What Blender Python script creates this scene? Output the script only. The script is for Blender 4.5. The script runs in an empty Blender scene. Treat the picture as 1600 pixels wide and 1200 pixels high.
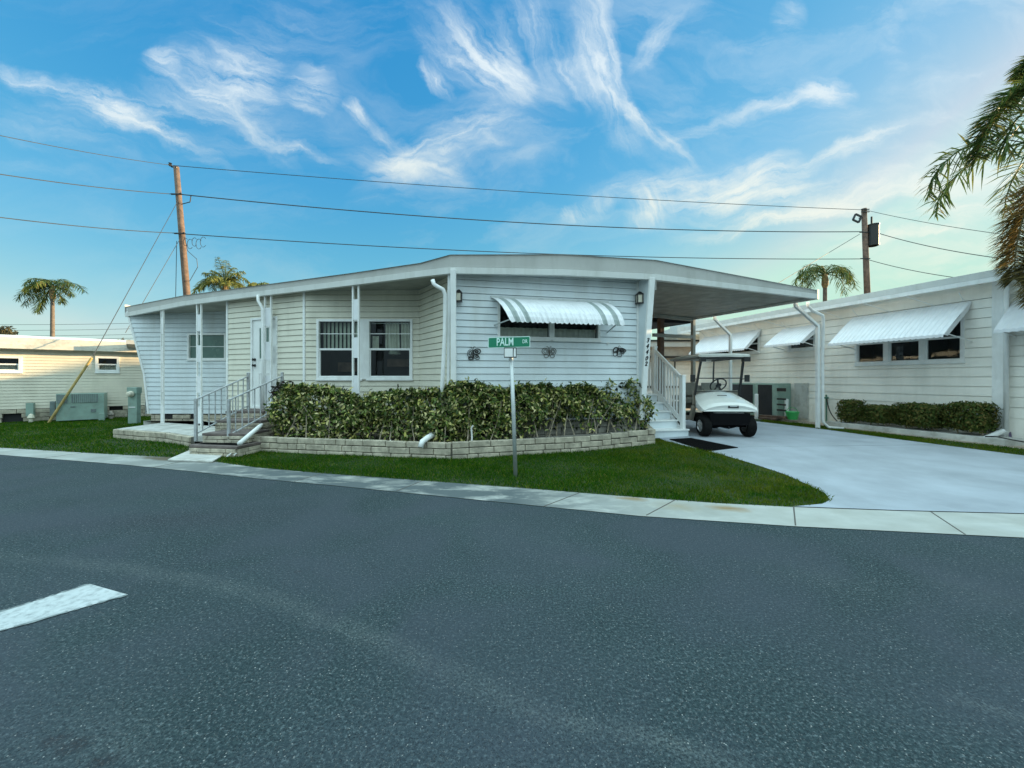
import bpy, bmesh, math, random
import numpy as np
from mathutils import Vector, Matrix
from mathutils.geometry import delaunay_2d_cdt
R = math.radians
random.seed(7); rng = np.random.default_rng(7)
sc = bpy.context.scene
COL = sc.collection
# ---------------------------------------------------------------- camera
F = 620.0; HX = 800.0; HY = 592.0; ZC = 1.4
cam = bpy.data.cameras.new("camera"); co = bpy.data.objects.new("camera", cam); COL.objects.link(co)
co.location = (0, 0, ZC); co.rotation_euler = (R(90), 0, 0)
cam.sensor_width = 36; cam.lens = 36 * F / 1600; cam.shift_y = -8 / 1600
cam.clip_start = 0.05; cam.clip_end = 3000
sc.camera = co
# ---------------------------------------------------------------- world, sun, exposure
SUN_AZ = 70.0      # degrees clockwise from +Y (view direction)
SUN_EL = 10.8
SKY_STR = 0.13; FILL = (2.85, 4.0, 4.3); SUN_STR = 5.0
w = bpy.data.worlds.new("World"); sc.world = w; w.use_nodes = True
NT = w.node_tree; NT.nodes.clear()
class G:
    """tiny node helper"""
    def __init__(s, nt): s.nt = nt
    def n(s, t, **k):
        nd = s.nt.nodes.new(t)
        for a, b in k.items(): setattr(nd, a, b)
        return nd
    def put(s, sock, v):
        if isinstance(v, bpy.types.NodeSocket): s.nt.links.new(v, sock)
        else: sock.default_value = v
    def math(s, op, a, b=None, c=None, clamp=False):
        nd = s.n('ShaderNodeMath', operation=op, use_clamp=clamp)
        for i, v in enumerate((a, b, c)):
            if v is not None: s.put(nd.inputs[i], v)
        return nd.outputs[0]
    def vmath(s, op, a, b=None):
        nd = s.n('ShaderNodeVectorMath', operation=op)
        s.put(nd.inputs[0], a)
        if b is not None: s.put(nd.inputs[1], b)
        return nd.outputs[0]
    def noise(s, vec, scale, detail=4, rough=0.55, dist=0.0, col=False):
        nd = s.n('ShaderNodeTexNoise'); s.put(nd.inputs['Vector'], vec)
        nd.inputs['Scale'].default_value = scale; nd.inputs['Detail'].default_value = detail
        nd.inputs['Roughness'].default_value = rough; nd.inputs['Distortion'].default_value = dist
        return nd.outputs['Color' if col else 'Fac']
    def ramp(s, v, pts):
        nd = s.n('ShaderNodeValToRGB'); s.put(nd.inputs[0], v); e = nd.color_ramp.elements
        while len(e) < len(pts): e.new(0.5)
        for i, (p, c) in enumerate(pts):
            e[i].position = p; e[i].color = (c, c, c, 1) if not hasattr(c, '__len__') else (*c[:3], 1)
        return nd.outputs[0]
    def mix(s, f, a, b, mode='MIX'):
        nd = s.n('ShaderNodeMix', data_type='RGBA', blend_type=mode)
        s.put(nd.inputs[0], f)
        for i, v in ((6, a), (7, b)):
            if isinstance(v, (tuple, list)): v = (*v[:3], 1)
            s.put(nd.inputs[i], v)
        return nd.outputs[2]
    def mapping(s, vec, loc=(0,0,0), rot=(0,0,0), scale=(1,1,1), typ='POINT'):
        nd = s.n('ShaderNodeMapping', vector_type=typ); s.put(nd.inputs[0], vec)
        nd.inputs['Location'].default_value = loc; nd.inputs['Rotation'].default_value = rot
        nd.inputs['Scale'].default_value = scale
        return nd.outputs[0]
g_ = G(NT)
sky = g_.n('ShaderNodeTexSky', sky_type='NISHITA', sun_disc=False)
sky.sun_elevation = R(SUN_EL); sky.sun_rotation = R(SUN_AZ)
sky.air_density = 1.0; sky.dust_density = 0.6; sky.ozone_density = 3.0; sky.altitude = 0
skycol = sky.outputs[0]
tc = g_.n('ShaderNodeTexCoord').outputs['Generated']
sp = g_.n('ShaderNodeSeparateXYZ'); NT.links.new(tc, sp.inputs[0])
yy = g_.math('MAXIMUM', sp.outputs[1], 0.05)
uu = g_.math('DIVIDE', sp.outputs[0], yy); vv = g_.math('DIVIDE', sp.outputs[2], yy)
cb = g_.n('ShaderNodeCombineXYZ'); g_.put(cb.inputs[0], uu); g_.put(cb.inputs[1], vv)
uv = cb.outputs[0]
wn = g_.noise(uv, 3.6, 7, 0.62, col=True)
warp = g_.vmath('ADD', uv, g_.mapping(wn, loc=(-.07, -.07, -.07), scale=(.14, .14, .14)))
# wisps of cirrus: (x, y, half length, half width, slope in degrees, strength)
CIR = [(60,125,120,17,12,.7),(180,162,75,26,15,1.1),(265,205,110,12,28,.7),(100,190,170,45,12,.25),(300,130,75,50,10,.45),
(375,125,62,50,20,.8),(487,137,42,32,20,1.1),(250,103,28,15,20,.7),(400,195,90,13,48,.6),(455,230,75,7,16,.6),(340,165,120,50,20,.4),
(563,172,24,11,50,.8),(605,208,70,9,38,.6),(640,258,85,24,15,.8),(680,228,100,22,-25,.7),(750,215,90,45,-15,.4),
(740,80,105,46,45,1.0),(785,108,58,30,55,1.0),(683,120,40,13,58,1.0),(930,55,105,26,82,1.1),(940,130,105,28,62,.8),
(1000,180,100,12,38,1.0),(1125,185,90,9,-22,.8),(1230,162,85,12,-14,1.0),(1290,152,45,20,5,1.1),(1030,55,60,14,-50,.6),
(1225,20,26,26,0,.5),(1345,230,140,11,-23,.9),(1180,280,75,32,-15,1.1),(1060,290,140,26,-5,.7),(1010,325,38,34,60,.9),
(915,325,20,36,70,.8),(1200,312,180,28,-3,.8),(1390,300,190,16,-14,1.0),(1480,285,150,34,-12,.9),(1450,342,170,14,-10,.8),
(1420,370,110,9,-12,1.0),(1190,350,120,12,-12,.7),(820,40,50,40,60,.6),(1400,25,20,90,0,.3),(430,60,130,80,0,.22),
(600,290,60,25,-30,.3),(810,140,80,40,30,.3),(1480,120,120,9,-15,.3),(1180,70,60,12,-10,.35),(1330,190,80,12,-5,.3),
(60,265,110,14,5,.2),(1020,20,160,60,0,.12),(880,110,60,30,60,.5),(1560,250,120,60,0,.35),(1500,400,200,40,-8,.35)]
acc = {}
for (px, py, hl, hw, an, st) in CIR:
    key = min((15, 45, 70, -15, -45), key=lambda k: abs(k - an))
    m = g_.mapping(warp, loc=((px-HX)/F, (HY-py)/F, 0), rot=(0, 0, -R(an)), scale=(hl*1.3/F, hw*1.5/F, 1), typ='TEXTURE')
    gr = g_.n('ShaderNodeTexGradient', gradient_type='SPHERICAL'); g_.put(gr.inputs[0], m)
    acc[key] = g_.math('MULTIPLY_ADD', gr.outputs[1], st, acc.get(key, 0.0))
dens = 0.0
for an, a in acc.items():
    mv = g_.mapping(warp, rot=(0, 0, R(an)), scale=(1, 1, 1))
    mv = g_.mapping(mv, scale=(1.7, 9.5, 1))
    fb = g_.ramp(g_.noise(mv, 2.3, 8, 0.64, 0.5), [(.36, 0.08), (.52, .55), (.72, 1.5)])
    dens = g_.math('MULTIPLY_ADD', a, fb, dens)
veil = g_.ramp(g_.noise(g_.mapping(warp, rot=(0,0,.25), scale=(1.1, 3.2, 1)), 1.7, 7, .62, .8), [(.45, 0), (.75, .5)])
vk = g_.ramp(g_.math('MULTIPLY_ADD', uu, .35, .45), [(.0, .15), (.4, .5), (1, 1.0)])
dens = g_.math('MULTIPLY_ADD', veil, vk, dens)
front = g_.math('GREATER_THAN', sp.outputs[1], 0.06)
dens = g_.math('MULTIPLY', dens, front)
dens = g_.math('SUBTRACT', 1.0, g_.math('EXPONENT', g_.math('MULTIPLY', g_.math('POWER', dens, 1.25), -1.6)))
# colour of the open sky
hs = g_.n('ShaderNodeHueSaturation'); hs.inputs['Saturation'].default_value = 1.0; hs.inputs['Hue'].default_value = 0.5
hs.inputs['Value'].default_value = 1.0
g_.put(hs.inputs['Color'], skycol)
cloudc = g_.mix(g_.ramp(vv, [(0.1, 1.0), (0.75, 0.0)]), (2.3, 2.6, 2.75), (2.85, 2.8, 2.15))
sx = g_.n('ShaderNodeSeparateXYZ'); g_.put(sx.inputs[0], hs.outputs[0]); cx_ = g_.n('ShaderNodeCombineXYZ')
for i_, (k_, pw_, am_) in enumerate(((.22, 1.6, 1.75), (.397, .65, .60), (.479, .30, .69))):
    v_ = g_.math('POWER', g_.math('MULTIPLY', sx.outputs[i_], k_), pw_); g_.put(cx_.inputs[i_], g_.math('MINIMUM', g_.math('MULTIPLY', v_, am_/.355), (1.55, 2.3, 2.3)[i_]))
lowt = g_.mix(g_.ramp(g_.math('MULTIPLY_ADD', uu, .4, .5), [(.2, 0), (1, 1)]), (1.0, 1.04, .90), (1.06, 1.10, .78))
skyc = g_.mix(g_.ramp(vv, [(.02, 1), (.5, 0)]), cx_.outputs[0], g_.mix(1.0, cx_.outputs[0], lowt, 'MULTIPLY'))
fin = g_.mix(dens, skyc, cloudc)
# unseen bright cloud sheet, added overhead and behind the camera as fill light
bw = g_.math('SUBTRACT', sp.outputs[2], sp.outputs[1])
bw = g_.ramp(g_.math('ADD', bw, g_.math('MULTIPLY_ADD', g_.noise(g_.mapping(tc, scale=(1, 1, 2.5)), 2.6, 6, .6), .5, -.25)), [(.08, 0), (.42, 1)])
fk = g_.math('MULTIPLY_ADD', g_.math('MAXIMUM', sp.outputs[2], 0.0), 1.45, .33)
fcol = g_.vmath('SCALE', FILL); g_.put(fcol.node.inputs['Scale'], fk)
fin = g_.mix(bw, fin, fcol)
bg = g_.n('ShaderNodeBackground'); g_.put(bg.inputs[0], fin); bg.inputs[1].default_value = SKY_STR
ow = g_.n('ShaderNodeOutputWorld'); NT.links.new(bg.outputs[0], ow.inputs[0])
sd = bpy.data.lights.new("sun", 'SUN'); so = bpy.data.objects.new("sun", sd); COL.objects.link(so)
sd.energy = SUN_STR; sd.angle = R(0.5); sd.color = (1.0, .74, .42)
sv = Vector((math.sin(R(SUN_AZ))*math.cos(R(SUN_EL)), math.cos(R(SUN_AZ))*math.cos(R(SUN_EL)), math.sin(R(SUN_EL))))
so.rotation_euler = sv.to_track_quat('Z', 'Y').to_euler(); so.location = (20, 0, 30)
sc.view_settings.view_transform = 'Standard'; sc.view_settings.look = 'None'
sc.view_settings.exposure = 1.45; sc.view_settings.gamma = 1; sc.view_settings.use_curve_mapping = False
# ---------------------------------------------------------------- helpers
def ss(a, b, x):
    t = min(1, max(0, (x-a)/(b-a))); return t*t*(3-2*t)
def gz(x, y): return 0.12*ss(1.0, 4.0, x)*ss(5.0, 8.0, y)
def U(px, py, Y): return Vector(((px-HX)/F*Y, Y, ZC-(py-HY)/F*Y))
def GP(px, py, up=0.0):
    z = up; 
    for _ in range(8):
        Y = F*(ZC-z)/(py-HY); X = (px-HX)/F*Y; z = gz(X, Y)+up
    return (X, Y)
def setp(o, label=None, cat=None, group=None, kind=None):
    if label: o['label'] = label
    if cat: o['category'] = cat
    if group: o['group'] = group
    if kind: o['kind'] = kind
    return o
class Thing:
    """an Empty at a thing's base; parts hang under it"""
    def __init__(s, name, loc, label, cat, group=None, rz=0.0):
        s.o = bpy.data.objects.new(name, None); COL.objects.link(s.o); s.o.location = loc
        s.o.rotation_euler = (0, 0, rz); s.o.empty_display_size = .2
        s.local = rz != 0.0; s.loc = Vector(loc)
        setp(s.o, label, cat, group)
class MB:
    def __init__(s): s.v = []; s.f = []; s.mi = []; s.cur = 0
    def add(s, vs, fs):
        b = len(s.v); s.v.extend([tuple(p) for p in vs])
        for f in fs: s.f.append(tuple(b+i for i in f)); s.mi.append(s.cur)
        return s
    def quad(s, *p): return s.add(p, [tuple(range(len(p)))])
    def box(s, c, sz, rz=0.0):
        hx, hy, hz = sz[0]/2, sz[1]/2, sz[2]/2; ca, sa = math.cos(rz), math.sin(rz); vs = []
        for dz in (-hz, hz):
            for dx, dy in ((-hx,-hy),(hx,-hy),(hx,hy),(-hx,hy)):
                vs.append((c[0]+dx*ca-dy*sa, c[1]+dx*sa+dy*ca, c[2]+dz))
        return s.add(vs, [(3,2,1,0),(4,5,6,7),(0,1,5,4),(1,2,6,5),(2,3,7,6),(3,0,4,7)])
    def bar(s, a, b, wd, ht, upv=(0,0,1)):
        """rectangular bar from a to b; wd sideways, ht along up"""
        a = Vector(a); b = Vector(b); d = (b-a).normalized(); u = Vector(upv)
        if abs(d.dot(u)) > .98: u = Vector((0,1,0))
        x = d.cross(u).normalized(); y = x.cross(d).normalized(); vs = []
        for p in (a, b):
            for i, j in ((-1,-1),(1,-1),(1,1),(-1,1)): vs.append(p+x*(i*wd/2)+y*(j*ht/2))
        return s.add(vs, [(0,1,2,3),(7,6,5,4),(0,4,5,1),(1,5,6,2),(2,6,7,3),(3,7,4,0)])
    def tube(s, pts, r, n=8, cap=True):
        pts = [Vector(p) for p in pts]; rs = r if hasattr(r, '__len__') else [r]*len(pts)
        b = len(s.v); ref = None; fs = []
        for i, p in enumerate(pts):
            d = (pts[min(i+1, len(pts)-1)]-pts[max(i-1, 0)]).normalized()
            if ref is None: ref = d.orthogonal().normalized()
            x = (ref-d*ref.dot(d)).normalized(); ref = x; y = d.cross(x)
            for k in range(n):
                a = 2*math.pi*k/n; s.v.append(tuple(p+(x*math.cos(a)+y*math.sin(a))*rs[i]))
        for i in range(len(pts)-1):
            for k in range(n):
                k2 = (k+1) % n; fs.append((b+i*n+k, b+i*n+k2, b+(i+1)*n+k2, b+(i+1)*n+k))
        if cap:
            fs.append(tuple(b+k for k in reversed(range(n)))); fs.append(tuple(b+(len(pts)-1)*n+k for k in range(n)))
        s.f.extend(fs); s.mi.extend([s.cur]*len(fs)); return s
    def lathe(s, c, prof, axis=(0,0,1), n=20):
        """prof: (radius, distance along the axis)"""
        c = Vector(c); ax = Vector(axis).normalized(); x = ax.orthogonal().normalized(); y = ax.cross(x); b = len(s.v)
        for r_, h in prof:
            for k in range(n):
                a = 2*math.pi*k/n; s.v.append(tuple(c+ax*h+(x*math.cos(a)+y*math.sin(a))*max(r_, 1e-4)))
        fs = []
        for i in range(len(prof)-1):
            for k in range(n):
                k2 = (k+1) % n; fs.append((b+i*n+k, b+i*n+k2, b+(i+1)*n+k2, b+(i+1)*n+k))
        s.f.extend(fs); s.mi.extend([s.cur]*len(fs)); return s
    def prism(s, poly, off):
        """polygon (3D points) pushed by vector off"""
        n = len(poly); o = Vector(off); a = [Vector(p) for p in poly]; vs = a+[p+o for p in a]
        fs = [tuple(range(n)), tuple(reversed(range(n, 2*n)))]
        fs += [((i+1) % n, i, n+i, n+(i+1) % n) for i in range(n)]
        return s.add(vs, fs)
    def loft(s, rings, closed=True, caps=True):
        b = len(s.v); n = len(rings[0])
        for r_ in rings: s.v.extend([tuple(p) for p in r_])
        fs = []
        for i in range(len(rings)-1):
            for k in range(n if closed else n-1):
                k2 = (k+1) % n; fs.append((b+i*n+k, b+i*n+k2, b+(i+1)*n+k2, b+(i+1)*n+k))
        if caps and closed: fs.append(tuple(b+k for k in reversed(range(n)))); fs.append(tuple(b+(len(rings)-1)*n+k for k in range(n)))
        s.f.extend(fs); s.mi.extend([s.cur]*len(fs)); return s
    def build(s, name, mat, parent=None, smooth=False, bevel=0.0, label=None, cat=None, group=None, kind=None, fixn=True, at=None):
        """parent: a Thing, or an object already under a Thing (then origin is shared)"""
        root = parent if isinstance(parent, Thing) else None
        pobj = None
        if root: pobj = root.o; off = Vector((0,0,0)) if root.local else root.loc
        elif parent is not None:
            pobj = parent; off = Vector(parent['_off']) if '_off' in parent else Vector((0,0,0))
        else:
            if at is not None: off = Vector(at)
            else:
                A = np.array(s.v); off = Vector(((A[:,0].min()+A[:,0].max())/2, (A[:,1].min()+A[:,1].max())/2, A[:,2].min()))
        me = bpy.data.meshes.new(name)
        vs = np.array(s.v, dtype=np.float32)-np.array(off, dtype=np.float32)
        me.from_pydata(vs.tolist(), [], s.f)
        mats = mat if isinstance(mat, (list, tuple)) else [mat]
        for m in mats: me.materials.append(m)
        if len(mats) > 1: me.polygons.foreach_set('material_index', s.mi)
        if smooth: me.polygons.foreach_set('use_smooth', [True]*len(s.f))
        me.update()
        if fixn:
            bm = bmesh.new(); bm.from_mesh(me); bmesh.ops.recalc_face_normals(bm, faces=bm.faces); bm.to_mesh(me); bm.free()
        o = bpy.data.objects.new(name, me); COL.objects.link(o)
        if pobj is not None:
            o.parent = pobj; o['_off'] = tuple(off)
        else: o.location = off
        if bevel:
            md = o.modifiers.new('bevel', 'BEVEL'); md.width = bevel; md.segments = 2; md.limit_method = 'ANGLE'; md.angle_limit = R(40)
        if smooth == 'auto':
            pass
        setp(o, label, cat, group, kind); return o
def finish_props():
    for o in bpy.data.objects:
        if '_off' in o: del o['_off']
def copy_tree(o, parent=None):
    c = o.copy(); COL.objects.link(c)
    if parent is not None: c.parent = parent
    for ch in [q for q in o.children]: copy_tree(ch, c)
    return c
def qb(p0, p1, p2, n):   # quadratic curve
    p0, p1, p2 = Vector(p0), Vector(p1), Vector(p2)
    return [p0*(1-t)**2+p1*(2*t*(1-t))+p2*t*t for t in [i/n for i in range(n+1)]]
# ---------------------------------------------------------------- materials
def mat(name, col, rough=.6, var=.06, scale=3.0, bump=0.0, bscale=40, metal=0.0, spec=.5, dirt=None, dscale=1.2, streak=False, coat=0.0):
    m = bpy.data.materials.new(name); m.use_nodes = True; nt = m.node_tree; nt.nodes.clear(); g = G(nt)
    b = g.n('ShaderNodeBsdfPrincipled'); out = g.n('ShaderNodeOutputMaterial'); nt.links.new(b.outputs[0], out.inputs[0])
    pos = g.n('ShaderNodeNewGeometry').outputs['Position']
    n1 = g.noise(pos, scale, 5)
    lo = tuple(c*(1-var*2.2) for c in col); hi = tuple(min(1, c*(1+var*2.2)) for c in col)
    c = g.mix(g.ramp(n1, [(.3, 0), (.7, 1)]), lo, hi)
    if dirt:
        v = g.mapping(pos, scale=(1, 1, .18)) if streak else pos
        d = g.ramp(g.noise(v, dscale*3, 6, .65), [(.48, 0), (.78, dirt[3])])
        c = g.mix(d, c, dirt[:3])
    g.put(b.inputs['Base Color'], c)
    rr = g.ramp(g.noise(pos, scale*2.3, 3), [(.2, max(0, rough-.08)), (.8, min(1, rough+.08))]); g.put(b.inputs['Roughness'], rr)
    b.inputs['Metallic'].default_value = metal; b.inputs['Specular IOR Level'].default_value = spec
    b.inputs['Coat Weight'].default_value = coat
    if bump:
        bp = g.n('ShaderNodeBump'); bp.inputs['Strength'].default_value = bump; bp.inputs['Distance'].default_value = .01
        g.put(bp.inputs['Height'], g.noise(pos, bscale, 4)); nt.links.new(bp.outputs[0], b.inputs['Normal'])
    return m
def glass_mat(name, tint=(1,1,1), refl=1.0, alpha=.25):
    m = bpy.data.materials.new(name); m.use_nodes = True; nt = m.node_tree; nt.nodes.clear(); g = G(nt)
    t = g.n('ShaderNodeBsdfTransparent'); t.inputs[0].default_value = (*tint, 1)
    gl = g.n('ShaderNodeBsdfGlossy'); gl.inputs['Roughness'].default_value = .02; gl.inputs[0].default_value = (.9, .95, 1, 1)
    fr = g.n('ShaderNodeFresnel'); fr.inputs[0].default_value = 1.5
    pos = g.n('ShaderNodeNewGeometry').outputs['Position']
    bp = g.n('ShaderNodeBump'); bp.inputs['Strength'].default_value = .05; bp.inputs['Distance'].default_value = .02
    g.put(bp.inputs['Height'], g.noise(pos, 4, 2)); nt.links.new(bp.outputs[0], gl.inputs['Normal'])
    mx = g.n('ShaderNodeMixShader'); g.put(mx.inputs[0], g.math('MULTIPLY_ADD', fr.outputs[0], refl, 0.01, clamp=True))
    nt.links.new(t.outputs[0], mx.inputs[1]); nt.links.new(gl.outputs[0], mx.inputs[2])
    o = g.n('ShaderNodeOutputMaterial'); nt.links.new(mx.outputs[0], o.inputs[0]); return m
def leaf_mat(name, cols, rough=.45, trans=.25, spread=1.0):
    """cols: list of (pos, colour) picked at random for each leaf"""
    m = bpy.data.materials.new(name); m.use_nodes = True; nt = m.node_tree; nt.nodes.clear(); g = G(nt)
    gi = g.n('ShaderNodeNewGeometry'); cr = g.ramp(gi.outputs['Random Per Island'], cols)
    c = g.mix(g.ramp(g.noise(gi.outputs['Position'], 2.0, 3), [(.3, 0), (.7, .35)]), cr, (cols[0][1][0]*.6, cols[0][1][1]*.6, cols[0][1][2]*.6))
    b = g.n('ShaderNodeBsdfPrincipled'); g.put(b.inputs['Base Color'], c); b.inputs['Roughness'].default_value = rough
    b.inputs['Specular IOR Level'].default_value = .22
    t = g.n('ShaderNodeBsdfTranslucent'); g.put(t.inputs[0], c)
    mx = g.n('ShaderNodeMixShader'); mx.inputs[0].default_value = trans
    nt.links.new(b.outputs[0], mx.inputs[1]); nt.links.new(t.outputs[0], mx.inputs[2])
    o = g.n('ShaderNodeOutputMaterial'); nt.links.new(mx.outputs[0], o.inputs[0]); return m
GREY = (.30, .30, .26, .5)
M = dict(
 inner = leaf_mat('shaded_inner_leaf', [(0,(.008,.014,.006)),(.7,(.02,.03,.01)),(1,(.05,.06,.02))], .6, .1),  # near-black leaves; the shade inside the hedge is put into the colour
 siding = mat('siding_paint', (.68,.74,.77), .5, .03, 2.0, dirt=(.42,.42,.37,.45), dscale=.7, streak=True),
 annex = mat('annex_siding_paint', (.70,.67,.56), .5, .03, 2.0, dirt=(.45,.43,.34,.5), dscale=.7, streak=True),
 cream = mat('cream_siding_paint', (.70,.65,.53), .55, .03, 2.0, dirt=(.45,.42,.32,.4), dscale=.8, streak=True),
 white = mat('white_siding_paint', (.90,.87,.80), .5, .025, 2.0, dirt=(.55,.53,.47,.4), dscale=.6, streak=True),
 trim = mat('white_trim_paint', (.82,.83,.82), .4, .03, 4.0, dirt=(.5,.49,.44,.4), dscale=2, streak=True),
 fascia = mat('fascia_metal', (.44,.44,.42), .42, .04, 1.5, dirt=(.33,.33,.30,.5), dscale=1.5, streak=True),
 fascia2 = mat('fascia_lower_metal', (.62,.63,.61), .4, .03, 1.5, dirt=(.4,.4,.36,.5), dscale=1.5, streak=True),
 roof = mat('roof_coating', (.62,.62,.60), .7, .06, 1.0, dirt=(.35,.35,.32,.5)),
 rfascia = mat('weathered_fascia', (.66,.61,.52), .6, .05, 1.5, dirt=(.36,.32,.26,.7), dscale=2.5),
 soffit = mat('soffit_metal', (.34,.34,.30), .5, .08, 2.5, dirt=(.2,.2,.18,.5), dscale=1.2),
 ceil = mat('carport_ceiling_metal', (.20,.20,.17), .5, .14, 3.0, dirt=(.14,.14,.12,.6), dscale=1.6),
 stone = mat('stone_block', (.45,.40,.31), .85, .16, 6.0, .7, 35, dirt=(.17,.16,.13,.8), dscale=3.5),
 mortar = mat('mortar_joint', (.16,.15,.13), .95, .1, 8.0, .4, 60),
 stone_dark = mat('shaded_stone', (.20,.19,.16), .9, .2, 6.0, .7, 35),  # darker copy of the stone; shade behind the hedge put into the colour
 concrete = mat('concrete', (.40,.40,.37), .85, .07, 1.6, .25, 90, dirt=(.18,.17,.13,.8), dscale=.7),
 slab = mat('porch_slab', (.52,.52,.49), .85, .08, 2.5, .25, 90, dirt=(.22,.2,.16,.8), dscale=1.6),
 drive = mat('painted_driveway', (.33,.36,.40), .75, .07, 1.3, .5, 60, dirt=(.25,.275,.30,.8), dscale=.30),
 soil = mat('mulch_soil', (.07,.055,.04), .95, .2, 12.0, .8, 60),
 pad = mat('old_concrete_pad', (.36,.30,.24), .9, .12, 3.0, .4, 60, dirt=(.14,.12,.08,.8), dscale=1.5),
 dark = mat('dark_interior', (.02,.02,.022), .8, .1, 3.0),
 black = mat('black_metal', (.012,.012,.012), .4, .1, 6.0),
 rubber = mat('tyre_rubber', (.006,.006,.006), .85, .15, 20.0, .3, 120, spec=.15),
 under = mat('black_undercarriage', (.004,.004,.005), .8, .1, 6.0, spec=.1),
 tread = mat('brown_step_tread', (.15,.12,.11), .85, .15, 6.0, .4, 60, dirt=(.06,.045,.04,.8), dscale=3),
 mat = mat('black_door_mat', (.004,.004,.004), 1.0, .2, 20.0, .5, 200, spec=.05),
 chrome = mat('bright_wheel_metal', (.55,.55,.55), .3, .05, 8, metal=.8),
 galv = mat('galvanised_steel', (.50,.53,.53), .45, .08, 12.0, metal=.55, dirt=(.3,.3,.28,.5), dscale=4),
 railing = mat('grey_iron_railing', (.42,.44,.45), .45, .08, 10, dirt=(.16,.12,.09,.6), dscale=5),
 wood = mat('pole_wood', (.125,.08,.055), .85, .2, 5.0, .6, 30, dirt=(.06,.045,.035,.8), dscale=3, streak=True),
 dwood = mat('dark_pole_wood', (.12,.075,.055), .9, .2, 5.0, .5, 30),
 curtain = mat('curtain_cloth', (.60,.58,.50), .9, .06, 9),
 blind = mat('vertical_blind', (.60,.62,.52), .7, .04, 9),
 lit = mat('lantern_glass', (.66,.62,.5), .3, .04, 9),
 acg = mat('air_conditioner_paint', (.25,.36,.31), .5, .06, 4, dirt=(.2,.2,.17,.5), dscale=3),
 acgrille = mat('air_conditioner_grille', (.16,.2,.2), .5, .1, 9),
 awn = mat('white_awning_metal', (.76,.77,.79), .4, .03, 4),
 awng = mat('grey_green_awning_stripe', (.30,.35,.34), .4, .04, 4),
 cartw = mat('cart_body_gelcoat', (.70,.70,.66), .22, .03, 2, coat=.4),
 cartb = mat('cart_tan_body', (.30,.27,.22), .45, .06, 6),
 seat = mat('seat_vinyl', (.30,.29,.25), .5, .06, 8),
 green = mat('green_plastic', (.05,.42,.12), .4, .05, 8),
 signg = mat('sign_green', (.004,.20,.105), .35, .03, 8),
 signw = mat('sign_white', (.62,.80,.74), .35, .02, 8),
 yellow = mat('yellow_guy_guard', (.45,.33,.12), .6, .15, 8),
 bark = mat('palm_bark', (.13,.105,.085), .9, .15, 6, .6, 40),
 shaft = mat('palm_crownshaft', (.22,.16,.08), .8, .2, 8, .4, 40),
 twig = mat('hedge_stem', (.30,.25,.18), .85, .2, 15),
 cable = mat('black_cable', (.025,.028,.03), .6, .1, 2),
 marking = mat('white_road_paint', (.50,.53,.53), .75, .05, 12, .4, 120, dirt=(.13,.15,.155,.85), dscale=7),
 beige = mat('beige_panel', (.36,.32,.27), .7, .06, 3, dirt=(.22,.2,.17,.6), dscale=1.5),
 glass = glass_mat('window_glass', (.80,.86,.84), .55),
 frost = mat('green_tinted_pane', (.10,.17,.145), .25, .05, 3),
 shield = glass_mat('clear_windshield', (.95,.97,.95), .5),
 leaf = leaf_mat('variegated_leaf', [(0.0,(.04,.07,.015)),(.26,(.07,.12,.025)),(.42,(.19,.26,.05)),(.50,(.56,.52,.13)),(.68,(.72,.63,.34)),(.80,(.18,.24,.05)),(1.0,(.03,.015,.015))], .36, .18),
 box = leaf_mat('boxwood_leaf', [(0.0,(.04,.07,.015)),(.5,(.09,.13,.025)),(.8,(.17,.16,.04)),(1,(.20,.14,.04))], .6, .2),
 palm = leaf_mat('palm_leaflet', [(0,(.04,.075,.025)),(.6,(.09,.15,.035)),(.85,(.20,.22,.05)),(1,(.34,.28,.09))], .65, .3),
 ypalm = leaf_mat('yellow_palm_leaflet', [(0,(.07,.10,.03)),(.5,(.20,.22,.05)),(1,(.40,.36,.10))], .55, .3),
 sunpalm = leaf_mat('sun_tinted_palm_leaflet', [(0,(.10,.09,.035)),(.6,(.20,.16,.06)),(.9,(.34,.25,.09)),(1,(.45,.32,.12))], .5, .35),  # brown-gold tint of the low sun put into the lower fronds' colour
 tree = leaf_mat('tree_leaf', [(0,(.05,.05,.025)),(1,(.10,.09,.05))], .5, .2),
)
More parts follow.
